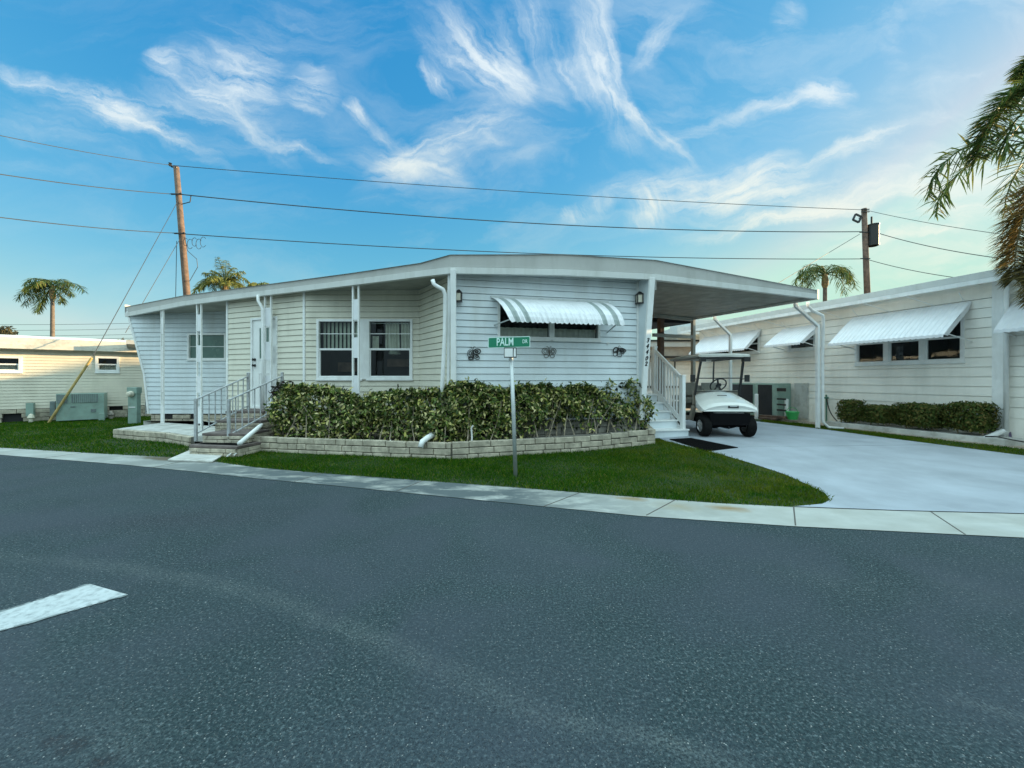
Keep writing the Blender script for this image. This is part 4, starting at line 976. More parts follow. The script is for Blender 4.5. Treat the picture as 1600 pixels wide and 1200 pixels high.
hedge_shrub(844, 930, T2, [(844,680),(880,672),(930,674)], 'thinner shrub with bare lower stems under the awning window', 2900, 27, 1.0)
hedge_shrub(922, 1028, T2, [(922,676),(965,672),(990,680),(1028,686)], 'thinner yellow-tipped shrub at the right end of the hedge by the white stairs', 3300, 28, 1.0)
# dark shrub behind the left hedge
r_ = np.random.default_rng(5); pts = []; nr = []
ds = Thing('dark_shrub', (-4.75, 8.35, .24), 'dark purple-green shrub poking above the hedge left of the windows', 'shrub')
for _ in range(500):
    v = r_.normal(0, 1, 3); v /= np.linalg.norm(v); s_ = r_.uniform(.5, 1)**.5
    pts.append((-4.70+v[0]*.26*s_, 8.2+v[1]*.22*s_, 1.10+v[2]*.24*s_)); nr.append(tuple(v))
M['dleaf'] = leaf_mat('dark_purple_leaf', [(0,(.012,.012,.010)),(.6,(.03,.025,.015)),(1,(.07,.03,.02))])
leaves(pts, nr, .08, M['dleaf'], 'foliage', ds, seed=9)
mb = MB(); 
for k in range(5): mb.tube([(-4.75+.03*k, 8.3, .24), (-4.75+.07*(k-2), 8.25, .7), (-4.7+.12*(k-2), 8.2, 1.1)], .01, 5)
mb.build('stem', M['twig'], ds)
# white stake and stake stick in the bed, flat stone on the lawn
q = GP(736, 716); mb = MB(); mb.tube([(q[0], q[1]+.10, .20), (q[0]+.005, q[1]+.10, .36), (q[0]-.004, q[1]+.09, .52), (q[0]+.03, q[1]+.09, .57)], .016, 8)
mb.build('white_stake', M['trim'], label='short white stake standing in the hedge bed at the planter corner', cat='stake')
q = GP(612, 712); mb = MB(); mb.tube([(q[0], q[1]-.07, .0), (q[0], q[1]-.065, .30)], .010, 6); mb.build('white_stake', M['trim'], label='thin white stake against the planter blocks below the left window', cat='stake')
q = GP(879, 706); mb = MB(); ring_ = []
for h, s_ in ((.0, 1), (.03, 1.02), (.045, .8)): ring_.append([(q[0]+math.cos(t)*.13*s_*(1+.15*math.sin(3*t)), q[1]+math.sin(t)*.09*s_, .02+h) for t in [2*math.pi*i/12 for i in range(12)]])
mb.loft(ring_); mb.build('flat_stone', M['slab'], label='flat pale stone lying on the lawn in front of the planter', cat='stone')
# ---------------------------------------------------------------- brick entry steps with iron railings
st = Thing('entry_steps', (-5.6, 7.6, 0), 'four stone-block entry steps with grey iron railings leading to the porch door', 'steps')
vx = Vector((.985, -.17)); ux = Vector((.20, .98))   # across, going up
def step(i, lp, rp, zt_, zb_, dep):
    Y0 = F*(ZC-zt_)/(lp[1]-HY); a_ = Vector(((lp[0]-HX)/F*Y0, Y0)); Y1 = F*(ZC-zt_)/(rp[1]-HY); b_ = Vector(((rp[0]-HX)/F*Y1, Y1))
    t = (b_-a_).normalized(); n = Vector((-t.y, t.x))
    mb = MB(); mb.prism([V3(a_-n*.03-t*.02, zt_-.05), V3(b_-n*.03+t*.02, zt_-.05), V3(b_+n*dep+t*.02, zt_-.05), V3(a_+n*dep-t*.02, zt_-.05)], (0, 0, .05))
    tr = mb.build('tread', M['tread'], st, bevel=.008)
    rows = max(1, round((zt_-.05-zb_)/.065)); hh = (zt_-.05-zb_)/rows
    mb = blocks(MB(), a_, b_, zb_, rows, bl=.28, bh=hh, th=.08, seed=40+i, gap=.010); bb = b_+n*dep
    blocks(mb, b_, bb, zb_, rows, bl=.28, bh=hh, th=.06, seed=50+i, gap=.01)
    mb.build('riser', M['stone'], st, bevel=.006)
    mb = MB(); mb.prism([V3(a_+n*.02, zb_), V3(b_+n*.02-t*.02, zb_), V3(b_+n*dep-t*.02, zb_), V3(a_+n*dep, zb_)], (0, 0, zt_-.051-zb_)); mb.build('core', M['mortar'], st)
    return a_, b_
s1 = step(0, (299,694.5), (371,697), .20, .0, .55)
s2 = step(1, (319,676.5), (386,677), .38, .0, .6)
s3 = step(2, (338,656.5), (408,657), .55, .0, .5)
s4 = step(3, (355,642), (412,642), .70, .0, .75)
def rail(root, p, q, nb, hb=.80, top_ext=(0, 0), post_last=True):
    """p,q: base points (Vector3) of first and last posts; pickets between"""
    p = Vector(p); q = Vector(q); up = Vector((0,0,hb)); mb = MB()
    mb.box((p.x, p.y, p.z+hb/2+.01), (.045, .045, hb+.02), .1)
    if post_last: mb.box((q.x, q.y, q.z+hb/2+.03), (.05, .05, hb+.06), .1); mb.lathe((q.x, q.y, q.z+hb+.06), [(.035,0),(.035,.02),(.001,.035)], n=8)
    mb.bar(p+up, q+up, .035, .022); mb.bar(p+Vector((0,0,.14)), q+Vector((0,0,.14)), .03, .02)
    r = mb.build('railing', M['railing'], root); mb = MB()
    for i in range(1, nb):
        a_ = p+(q-p)*(i/nb); mb.box((a_.x, a_.y, a_.z+(hb+.14)/2), (.016, .016, hb-.14), .1)
    mb.build('picket', M['railing'], r); return r
def W(px, py, z): Y = F*(ZC-z)/(py-HY); return Vector(((px-HX)/F*Y, Y, z))
def WY(px, Y, z): return Vector(((px-HX)/F*Y, Y, z))
rail(st, WY(306, 7.65, .20), WY(388, 9.0, .66), 9, .80)
rail(st, WY(357.5, 7.45, .20), WY(441, 8.75, .66), 9, .80)
mb = MB(); mb.add([V3(s1[0]+(.05,.05) if False else s1[0]+Vector((.05,.05)), .202), V3(s1[1]+Vector((-.04,.05)), .202), V3(s1[1]+Vector((.02,.42)), .202), V3(s1[0]+Vector((.12,.45)), .202)], [(0,1,2,3)])
mb.build('step_mat', M['mat'], label='dark mat lying on the lowest entry step', cat='mat')
# wire drain rack on the lawn by the steps
mb = MB(); A_ = [GP(*p) for p in ((355,719),(381,700),(388,701),(366,717))]
A_ = [(p[0], p[1], .07) for p in A_]
mb.tube([A_[0], A_[1]], .013, 6); mb.tube([A_[1], A_[2]], .013, 6); mb.tube([A_[2], A_[3]], .013, 6); mb.tube([tuple((np.array(A_[0])*.5+np.array(A_[1])*.5)), tuple((np.array(A_[2])*.5+np.array(A_[3])*.5))], .01, 6)
mb.build('metal_rack', M['trim'], label='small white metal rack lying on the grass beside the brick steps', cat='rack')
# ---------------------------------------------------------------- street sign
q = GP(806, 745); sg = Thing('street_sign', (q[0], q[1], .02), 'green PALM DR street sign on a leaning grey steel post in the lawn', 'street sign')
bs = Vector((q[0], q[1], 0)); tp = U(799, 556, q[1]+.02); mb = MB(); mb.tube([bs-Vector((0,0,.1)), bs+(tp-bs)*.5, tp], .030, 12); mb.build('post', M['galv'], sg, smooth=True)
mb = MB(); mb.tube([tp-(tp-bs)*.0, U(797.5, 530, q[1]+.02)], .012, 8); mb.lathe(U(798.5, 562, q[1]+.02)-Vector((0,0,.02)), [(.034,0),(.036,.03),(.03,.06)], n=10); mb.build('bracket', M['galv'], sg)
Yq = q[1]
def plate(px0, py0, px1, py1, Y, th=.006, dz=0.0):
    a_ = U(px0, py0, Y); b_ = U(px1, py1, Y); return a_, b_
a_ = U(762.5, 544.2, Yq); b_ = U(828.5, 542.4, Yq-.03); hgt = 17.2/F*Yq; xd = (b_-a_).normalized(); yd = Vector((0,0,1)); nd = xd.cross(yd)
L_ = (b_-a_).length
def rrect(o_, w_, h_, r_, d_):
    pts = []
    for cx, cy, a0 in ((w_-r_, h_-r_, 0), (r_, h_-r_, 90), (r_, r_, 180), (w_-r_, r_, 270)):
        for k in range(5): t = R(a0+k*22.5); pts.append(o_+xd*(cx+r_*math.cos(t))+yd*(cy+r_*math.sin(t))+nd*d_)
    return pts
mb = MB(); mb.prism(rrect(a_, L_, hgt, .018, 0), nd*-.004); bl = mb.build('sign_blade', M['signw'], sg)
mb = MB(); o1 = a_+xd*.011+yd*.011; mb.prism(rrect(o1, L_-.022, hgt-.022, .014, .001), nd*.0012); mb.build('sign_face', M['signg'], bl)
mb = MB(); cz = hgt*.52
put_text(mb, 'PALM', hgt*.98, a_+xd*(L_*.405)+yd*(cz-.002)+nd*.003, xd, yd, .001, .0028, sx=.66)
put_text(mb, 'DR', hgt*.48, a_+xd*(L_*.875)+yd*(cz)+nd*.003, xd, yd, .001, .001, sx=.72)
mb.build('lettering', mat('sign_letter', (.66,.88,.82), .4, .01), bl)
a2 = U(787.5, 559, Yq-.05); w2 = 19.5/F*Yq; h2 = 16.0/F*Yq; xd = Vector((1, 0, 0)); nd = Vector((0,-1,0))
mb = MB(); mb.prism(rrect(a2, w2, h2, .006, 0), nd*-.004); pl2 = mb.build('small_plate', M['black'], sg)
mb = MB()
mb.prism([a2+xd*.008+yd*.014+nd*.001, a2+xd*(w2*.70)+yd*.014+nd*.001, a2+xd*(w2*.70)+yd*(h2-.014)+nd*.001, a2+xd*.008+yd*(h2-.014)+nd*.001], nd*.001)
mb.prism([a2+xd*(w2*.76)+yd*.016+nd*.001, a2+xd*(w2*.95)+yd*.016+nd*.001, a2+xd*(w2*.93)+yd*(h2-.014)+nd*.001, a2+xd*(w2*.78)+yd*(h2-.014)+nd*.001], nd*.001)
mb.build('plate_face', M['trim'], pl2)
# ---------------------------------------------------------------- white side stairs
ws = Thing('side_stairs', (3.4, 9.1, .1), 'white wooden side stairs with a white picket railing under the carport', 'stairs')
gu = Vector((-.40, .917)); gr = Vector((.917, .40)); b0 = Vector(GP(1022, 687)); zg = gz(b0.x, b0.y)
FR = Vector((3.92, 8.78)); FLt = Vector((3.10, 8.62))
tt = (FR-FLt).normalized(); up_ = Vector((-.28, .96))
nst = 5
for i in range(nst):
    z = zg+.20+.185*i; o = FLt+up_*(.24*i); wd_ = (FR-FLt).length-(.0 if i == 0 else .10)
    s_ = o+tt*(-.0); e_ = o+tt*(wd_+0)-tt*.0
    mb = MB(); dpt = .30 if i < nst-1 else 1.2
    mb.prism([V3(s_-up_*.02, z-.035), V3(e_-up_*.02, z-.035), V3(e_+up_*dpt, z-.035), V3(s_+up_*dpt, z-.035)], (0,0,.035)); mb.build('tread', M['trim'], ws, bevel=.006)
    mb = MB(); mb.prism([V3(s_+up_*.012, z-.185+.0), V3(e_+up_*.012-tt*.01, z-.185), V3(e_+up_*.012-tt*.01, z-.036), V3(s_+up_*.012, z-.036)], (up_.x*.02, up_.y*.02, 0)); mb.build('riser', M['siding'], ws)
pb = FR+up_*.10-tt*.08; pt = pb+up_*1.0
mb = MB(); zb1 = zg+.20; zb2 = zg+.20+.185*4
mb.box((pb.x, pb.y, zb1+.58), (.085, .085, 1.16), .3); mb.box((pt.x, pt.y, zb2+.5), (.085, .085, 1.28), .3)
mb.box((pb.x, pb.y, zb1+1.18), (.10, .10, .03), .3); mb.box((pt.x, pt.y, zb2+1.155), (.10, .10, .03), .3)
mb.bar(V3(pb, zb1+1.10), V3(pt, zb2+1.08), .05, .07); mb.bar(V3(pb, zb1+.14), V3(pt, zb2+.10), .045, .10)
r = mb.build('railing', M['trim'], ws, bevel=.004); mb = MB()
for i in range(1, 10):
    k = i/10; p_ = pb+(pt-pb)*k; z_ = zb1+.12+(zb2-zb1)*k; mb.box((p_.x, p_.y, z_+.49), (.03, .03, .98), .3)
mb.build('picket', M['trim'], r)
# landing rail behind
pc = pt+up_*1.15; pe = Vector((2.75, 9.95)); mb = MB()
ps = pt+up_*.0; pe2 = ps+Vector((-.75, .15))
mb = MB(); mb.bar(V3(pt+up_*.9, zb2+1.05), V3(pe2+up_*.9, zb2+1.05), .05, .06); mb.bar(V3(pt+up_*.9, zb2+.1), V3(pe2+up_*.9, zb2+.1), .05, .06)
mb.bar(V3(pt, zb2+1.05), V3(pt+up_*.9, zb2+1.05), .05, .06)
r = mb.build('landing_rail', M['trim'], ws); mb = MB()
for i in range(0, 8):
    p_ = pt+up_*.9+(pe2-pt)*(i/8); mb.box((p_.x, p_.y, zb2+.57), (.03, .03, .96), .1)
for i in range(1, 8):
    p_ = pt+up_*(.9*i/8); mb.box((p_.x, p_.y, zb2+.57), (.03, .03, .96), .1)
mb.build('picket', M['trim'], r)
mb = MB(); mb.prism([V3(FR-tt*.10, zg), V3(FR-tt*.10+up_*.96, zg), V3(FR-tt*.10+up_*.96, zb2-.04), V3(FR-tt*.10+up_*.1, zg+.15)], (tt.x*.04, tt.y*.04, 0)); mb.build('stringer', M['trim'], ws)
# black mat on the drive
mp = [GP(*p) for p in ((1046,688),(1080,686),(1153,701),(1103,707))]
mb = MB(); mb.prism([(p[0], p[1], gz(*p)+.016) for p in mp], (0,0,.012)); mb.build('door_mat', M['mat'], label='long black rubber mat on the driveway at the foot of the white stairs', cat='mat')
# ---------------------------------------------------------------- golf cart (local: front = -y)
CX, CY = 4.74, 9.5; CZ = gz(CX, CY)+.014
cart = Thing('golf_cart', (CX, CY, CZ), 'white golf cart with a flat roof and clear windshield parked under the carport', 'golf cart', rz=R(-3))
def cring(y, hw, z0, z1, n=12, crown=.05):
    pts = []
    for i in range(n+1):
        t = -1+2*i/n; e = abs(t)**3.2
        pts.append((hw*t, y, z1+crown*(1-t*t)-e*.07))
    pts += [(hw, y, z0), (-hw, y, z0)]
    return pts
mb = MB()
mb.loft([cring(-.98, .50, .60, .62, crown=.03), cring(-1.0, .56, .57, .66, crown=.04), cring(-.93, .585, .56, .71), cring(-.75, .585, .58, .79), cring(-.55, .55, .62, .86), cring(-.38, .50, .66, .93), cring(-.30, .47, .68, .97, crown=.03)])
mb.build('front_cowl', M['cartw'], cart, smooth=False, bevel=.012, label='glossy white front cowl')
mb = MB(); mb.loft([[(x_*.5, -.30, z_) for x_, z_ in ((-1,.66),(1,.66),(1,1.0),(-1,1.0))], [(x_*.48, -.16, z_) for x_, z_ in ((-1,.66),(1,.66),(1,.98),(-1,.98))]]); mb.build('dashboard', M['cartb'], cart, bevel=.01)
mb = MB(); mb.box((.06, -.975, .672), (.22, .04, .065)); 
bd = mb.build('badge', M['black'], cart)
MB().box((0, -.60, .895), (.20, .03, .012)).build('hood_slot', M['black'], cart)
mb = MB(); mb.box((.06, -.997, .675), (.15, .003, .018)); mb.build('badge_strip', M['galv'], bd)
mb = MB(); mb.box((0, -.90, .50), (.62, .10, .08)); mb.box((-.22, -.955, .51), (.16, .02, .05)); mb.box((.2, -.955, .51), (.2, .02, .05)); mb.build('headlight_bar', M['galv'], cart, bevel=.01)
mb = MB(); mb.box((0, -.78, .40), (.84, .40, .26)); mb.box((0, .1, .33), (.95, 1.9, .10)); mb.box((0, -.72, .25), (.5, .25, .06)); mb.tube([(-.3,-.86,.26),(0,-.92,.2),(.3,-.86,.26)], .02, 6)
mb.tube([(-.42,-.78,.23),(.42,-.78,.23)], .025, 6); mb.tube([(-.42,.80,.23),(.42,.80,.23)], .03, 6); mb.build('chassis', M['under'], cart)
mb = MB()
for s in (-1, 1):
    mb.prism([(s*.50,-.44,.60),(s*.50,-.34,.66),(s*.50,-.20,.40),(s*.50,.25,.38),(s*.50,.35,.62),(s*.50,1.05,.66),(s*.50,1.12,.55),(s*.50,.95,.48),(s*.50,.55,.46),(s*.50,.32,.30),(s*.50,-.30,.30)], (s*.07, 0, 0))
mb.box((0, .72, .60), (1.0, .80, .14)); mb.build('body_panel', M['cartb'], cart, bevel=.01)
mb = MB(); mb.box((0, .32, .74), (1.0, .46, .14)); mb.build('seat_base', M['seat'], cart, bevel=.03)
mb = MB()
for s in (-.26, .26): mb.loft([[(s+.23*math.cos(t)*1.0, .60+.05*math.sin(t)*1, z_) for t in [2*math.pi*k/14 for k in range(14)]] for z_ in (.84,.90,1.10,1.17)])
mb.build('seat_back', M['seat'], cart, bevel=.02)
mb = MB(); mb.box((0, .95, .78), (1.0, .42, .12)); mb.box((0, .68, .95), (.95, .06, .30)); mb.build('rear_seat', M['seat'], cart, bevel=.03)
# canopy
mb = MB(); rings = []
for y_, hw, z_ in ((-.72,.50,1.775),(-.70,.56,1.80),(.2,.58,1.82),(1.18,.56,1.79),(1.22,.50,1.77)): rings.append([(-hw, y_, z_-.03), (-hw*.98, y_, z_+.012), (-hw*.5, y_, z_+.03), (hw*.5, y_, z_+.03), (hw*.98, y_, z_+.012), (hw, y_, z_-.03), (0, y_, z_-.012)])
mb.loft(rings); mb.build('canopy', mat('cart_canopy', (.52,.52,.48), .5, .05, 3), cart)
mb = MB(); mb.box((0, -.66, 1.725), (1.02, .10, .05)); mb.box((-.50, .2, 1.74), (.06, 1.6, .04)); mb.box((.50, .2, 1.74), (.06, 1.6, .04)); mb.box((-.47, -.70, 1.70), (.12, .10, .10)); mb.box((.47, -.70, 1.70), (.14, .12, .10)); mb.build('canopy_frame', M['black'], cart)
for s in (-1, 1):
    mb = MB(); mb.bar((s*.50, -.36, .90), (s*.46, -.62, 1.72), .042, .042, upv=(1,0,0)); mb.build('front_strut', M['black'], cart)
    mb = MB(); mb.bar((s*.50, 1.0, .66), (s*.50, .92, 1.74), .03, .03, upv=(1,0,0)); mb.build('rear_strut', M['black'], cart)
    mb = MB(); mb.box((s*.60, -.50, 1.28), (.11, .03, .16)); mb.bar((s*.49, -.46, 1.26), (s*.58, -.49, 1.27), .02, .02); mb.build('mirror', M['black'], cart, bevel=.01)
mb = MB(); mb.quad((-.475,-.385,.96),(.475,-.385,.96),(.45,-.61,1.69),(-.45,-.61,1.69)); ws_ = mb.build('windshield', M['shield'], cart)
mb = MB(); mb.bar((-.47,-.48,1.28),(.47,-.48,1.28), .02, .02); mb.bar((-.47,-.39,.97),(.47,-.39,.97), .02, .02); mb.build('windshield_strip', M['black'], ws_)
mb = MB(); c_ = Vector((.20, .02, 1.12)); ax = Vector((-.05, .80, .60)).normalized(); x_ = ax.cross(Vector((1,0,0))).normalized(); y_ = ax.cross(x_)
mb.tube([c_+(x_*math.cos(t)+y_*math.sin(t))*.185 for t in [2*math.pi*k/24 for k in range(25)]], .016, 8, cap=False)
for t in (.3, 2.8, 4.7): mb.bar(c_, c_+(x_*math.cos(t)+y_*math.sin(t))*.185, .04, .012)
mb.lathe(c_-ax*.01, [(.06,0),(.07,.01),(.05,.03),(.001,.035)], axis=ax*-1, n=12)
sw = mb.build('steering_wheel', M['black'], cart, smooth=True)
mb = MB(); mb.tube([c_, (.20,-.22,.88)], .025, 8); mb.build('steering_column', M['black'], sw)
mb = MB(); mb.box((-.1,-.20,1.0), (.30,.08,.03)); mb.build('dash_shelf', M['green'] if False else M['seat'], cart)
for s in (-1, 1):
    for y_ in (-.78, .80):
        cc = (s*.47, y_, .235); mb = MB(); mb.lathe((cc[0]-s*.09, cc[1], cc[2]), [(.13,.0),(.20,.0),(.228,.02),(.235,.05),(.235,.13),(.228,.16),(.20,.18),(.13,.18)], axis=(s,0,0), n=28)
        wh = Thing.__new__(Thing)
        ob = mb.build('wheel', M['rubber'], cart, smooth=False)
        mb = MB(); mb.lathe((cc[0]+s*.07, cc[1], cc[2]), [(.001,.0),(.03,.015),(.035,.0),(.12,-.01),(.13,.02),(.135,-.16)], axis=(s,0,0), n=20)
        for k in range(5): t = 2*math.pi*k/5; mb.bar((cc[0]+s*.085, cc[1], cc[2]), (cc[0]+s*.08, cc[1]+.125*math.cos(t), cc[2]+.125*math.sin(t)), .045, .02, upv=(1,0,0))
        mb.build('rim', M['chrome'], ob)
# ---------------------------------------------------------------- neighbour on the right
rh = Thing('neighbour_home', (10.5, 10, .1), 'white lap-sided mobile home with propped metal awnings beside the driveway', 'mobile home')
RD = Vector((-.2504, .9682)); X0 = 12.0
def RW(Y): return (X0-.2587*Y, Y)
def RY(px, x0=X0): return F*x0/(px-640.0)
rA = RW(16.4); Yc = RY(1565); rB = RW(Yc)
pr = Plane(rA, rB)     # runs from far to near; outward faces left
zR0, zR1 = .34, 3.42
def zr(px, py, x0=X0): return ZC-(py-HY)/F*RY(px, x0)
def RS(px): return pr.at_px(px)
wins = []; a0, a1 = RS(1337), RS(1508); zb_, zt_ = 1.77, 2.86; wdt = (a1-a0)/3
for k in range(3): wins.append((a0+wdt*k, a0+wdt*(k+1), zb_, zt_))
aB0, aB1 = RS(1232), RS(1275); aA0, aA1 = RS(1105), RS(1187)
wins += [(aB0, aB1, 2.28, 2.92), (aA0, aA1, 2.30, 2.95)]
mb = siding(MB(), rA, rB, .62, zR1-.35, pitch=.205, d=.014, holes=wins); wl = mb.build('side_wall', M['white'], rh)
mb = MB(); pr.bx(mb, 0, pr.L, -.01, .012, zR1-.34, zR1+.02); mb.build('frieze_board', M['white'], rh)
mb = MB(); rows = []
n = 150; m_ = MB()
for k in range(2): rows.append([pr.P(pr.L*i/n, .006+(.008 if i % 2 else 0), (.10, .62)[k]) for i in range(n+1)])
m_.loft(rows, closed=False); m_.build('skirting', M['white'], rh)
for (s0_, s1_, z0_, z1_) in wins[:3]: window(pr, rh, s0_, s1_, z0_, z1_, fw=.055, label=None)
window(pr, rh, *wins[3][:4]); window(pr, rh, *wins[4][:4])
mb = MB(); pr.bx(mb, pr.L-.12, pr.L+.06, -.14, .035, .1, zR1); mb.build('corner_trim', M['trim'], rh)
# near section beyond the corner, set in slightly
rC = (X0-.2587*3.8, 3.8); pn = Plane((rB[0]+.10, rB[1]+.02), (rC[0]+.10, rC[1]))
mb = siding(MB(), (rB[0]+.10, rB[1]+.02), (rC[0]+.10, rC[1]), .62, zR1, pitch=.205, d=.014, holes=[(.30, 2.6, 1.3, 2.7)]); mb.build('side_wall', M['white'], rh)
m_ = MB(); m_.quad(pn.P(0,.002,.1), pn.P(pn.L,.002,.1), pn.P(pn.L,.002,.63), pn.P(0,.002,.63)); m_.build('skirting', M['white'], rh)
window(pn, rh, .30, 2.6, 1.3, 2.7, fw=.06, pane='glass', cover=blinds)
def hood(pl_, root, s0_, s1_, zt_, zb_, pr_, seed=1, label=None):
    """propped flat hood awning with flared side wing and ribs"""
    mb = MB(); L_ = s1_-s0_; sl = (zt_-zb_)/pr_
    top = [pl_.P(s0_, .02, zt_), pl_.P(s1_, .02, zt_)]; bt = [pl_.P(s1_, pr_, zb_), pl_.P(s0_, pr_, zb_)]
    nrb = max(4, int((L_)/.1)); rows = []
    for (o, z) in ((.02, zt_), (pr_*.5, (zt_+zb_)/2+.02), (pr_, zb_), (pr_+.005, zb_-.06)):
        rows.append([pl_.P(s0_+L_*i/(nrb*2), o, z+(.016 if i % 2 else 0)) for i in range(nrb*2+1)])
    mb.loft(rows, closed=False); aw = mb.build('awning', M['awn'], root, fixn=False, label=label)
    md = aw.modifiers.new('solid', 'SOLIDIFY'); md.thickness = .006
    for s_ in (s0_, s1_):
        w_ = MB(); w_.prism([pl_.P(s_, .02, zt_), pl_.P(s_, pr_, zb_), pl_.P(s_, pr_*.86, zb_-.02), pl_.P(s_, .02+pr_*.12, zt_-.20)], pl_.P(.006,0,0)-pl_.P(0,0,0)); w_.build('side_wing', M['awn'], aw)
    a_ = MB()
    for s_ in (s0_+.02, s1_-.02): a_.bar(pl_.P(s_, pr_*.86, zb_+.03), pl_.P(s_+(.02), .02, zb_-.12), .018, .018)
    for s_ in (s0_+.12, s1_-.12): a_.bar(pl_.P(s_, .02, zt_+.02), pl_.P(s_+.05, .28, zt_+.20), .012, .012)
    a_.build('awning_arm', M['trim'], aw); return aw
hood(pr, rh, RS(1333), RS(1519), 3.05, 2.32, .88, label='widest propped white awning over the triple window')
hood(pr, rh, RS(1224), RS(1283), 2.99, 2.44, .78, label='short propped white awning partly behind the carport post')
hood(pr, rh, RS(1100), RS(1190), 3.08, 2.42, .72, label='far propped white awning behind the golf cart')
hood(pn, rh, .12, 3.0, 2.95, 2.35, .60, label='propped white awning at the right picture edge')
# eave and roof
ev = MB(); XE = 11.55; fz = MB()
def RE(Y, x0=XE): return (x0-.2587*Y, Y)
for Y0, Y1 in ((3.6, 16.9),):
    n_ = Vector((-.9682, -.2504, 0))
    a_, b_ = RE(Y1), RE(Y0)
    fz.prism([V3(a_, 3.33), V3(b_, 3.33), V3(b_, 3.42), V3(a_, 3.42)], (.03, .008, 0))
    ev.prism([V3(a_, 3.422), V3(b_, 3.422), V3(b_, 3.56), V3(a_, 3.56)], (.06, .016, 0))
u = ev.build('fascia', M['fascia2'], rh); fz.build('drip_band', M['trim'], u)
mb = MB(); a_, b_ = RE(16.9), RE(3.6); mb.quad(V3(a_, 3.345), V3(b_, 3.345), V3((b_[0]+.9, b_[1]), 3.42), V3((a_[0]+.9, a_[1]), 3.42)); mb.build('soffit', M['white'], rh)
mb = MB(); a_, b_ = RE(16.9, XE+.03), RE(3.6, XE+.03); w5 = 5.0
mb.quad(V3(a_, 3.555), V3(b_, 3.555), V3((b_[0]+w5/2, b_[1]+.6), 3.80), V3((a_[0]+w5/2, a_[1]+.6), 3.80)); mb.quad(V3((b_[0]+w5/2, b_[1]+.6), 3.80), V3((a_[0]+w5/2, a_[1]+.6), 3.80), V3((a_[0]+w5, a_[1]+1.2), 3.5), V3((b_[0]+w5, b_[1]+1.2), 3.5)); mb.build('roof', M['roof'], rh)
for p, q in ((RW(16.4), (RW(16.4)[0]+4.6, 17.5)), ((RW(16.4)[0]+4.6, 17.5), (rC[0]+4.6, rC[1]+1)), ((rC[0]+4.6, rC[1]+1), (rC[0]+.1, rC[1]))):
    mb = siding(MB(), p, q, .1, 3.45, pitch=.205, side=-1); mb.build('outer_wall', M['white'], rh)
spout(rh, [pr.P(pr.L+.10, .12, 3.36), pr.P(pr.L+.12, .10, 3.2), pr.P(pr.L+.10, .07, 3.0), pr.P(pr.L+.10, .07, .35)], .038)
mb = MB(); mb.tube([pr.P(pr.L+.08, .10, .36), pr.P(pr.L-.05, .40, .20), pr.P(pr.L-.55, .45, .16)], .05, 10); mb.build('downspout_elbow', M['trim'], rh)
for px in (1318, 1392, 1462): 
    s_ = RS(px); mb = MB(); mb.bar(pr.P(s_, .02, 3.06), pr.P(s_-.35, .40, 3.34), .016, .016); mb.build('eave_brace', M['trim'], rh)
mb = MB()
for px in (1125, 1180, 1225): s_ = RS(px); mb.bar(pr.P(s_, .02, 3.08), pr.P(s_-.5, .42, 3.34), .02, .02)
mb.build('eave_brace', M['trim'], rh)
# raised concrete kerb under the clipped bushes
mb = MB(); xk = 11.42
def RK(Y, x0): return (x0-.2587*Y, Y)
yk0, yk1 = RY(1290, xk), RY(1570, xk)
pa, pb_, pc_, pd_ = RK(yk0, xk), RK(yk1, xk), RK(yk1, X0-.02), RK(yk0, X0-.02)
mb.prism([V3(p, .10) for p in (pa, pb_, pc_, pd_)], (0, 0, .14)); mb.build('concrete_kerb', M['slab'], label='raised pale concrete ledge under the clipped bushes', cat='ledge', bevel=.01)
def clipped(px0, px1, pyt, pyb, label, seed):
    x_ = 11.66; Y1, Y0 = RY(px0, x_), RY(px1, x_); Ym = (Y0+Y1)/2; ctr = RK(Ym, x_)
    th = Thing('clipped_bush', (ctr[0], ctr[1], .24), label, 'bush', 'clipped bushes beside the neighbour wall'); r_ = np.random.default_rng(seed)
    h = ZC-(pyt-HY)/F*Ym; z0_ = ZC-(pyb-HY)/F*Ym-.02; L_ = (Y1-Y0)/2; P = []; N = []
    m = int(5200*max(L_*2, .5))
    while len(P) < m:
        v = r_.uniform(-1, 1, 3); e = 7; q = (abs(v[0])**e+abs(v[1])**e+abs(v[2])**e)**(1/e)
        if q < .62 or q > 1.0: continue
        wob = 1+.02*math.sin(v[1]*9+seed)+.02*math.sin(v[2]*7+v[1]*5)
        y_ = Ym+v[1]*(L_-.07); xx = x_-.2587*y_+v[0]*.24*wob; P.append((xx, y_, (h+z0_)/2-.02+v[2]*((h-z0_)/2-.03)*wob)); N.append((v[0], v[1], v[2]+.2))
    leaves(P, N, .062, M['box'], 'foliage', th, seed=seed, jit=.6)
    mb = MB()
    for k in range(max(2, int(L_*5))):
        y_ = Y0+(Y1-Y0)*(k+.5)/max(2, int(L_*5)); mb.tube([(x_-.2587*y_, y_, .2), (x_-.2587*y_+.02, y_+.05, z0_+.25), (x_-.2587*y_, y_, h-.1)], .015, 5)
    mb.build('stem', M['twig'], th)
clipped(1314, 1346, 622, 657, 'smallest squarish clipped bush at the far left end of the row', 61)
clipped(1350, 1398, 630, 659, 'second clipped bush from the carport, lower than its neighbours', 62)
clipped(1398, 1480, 627, 665, 'long clipped bush in the middle of the row', 63)
clipped(1479, 1557, 625, 671, 'longest clipped bush nearest the white downspout', 64)
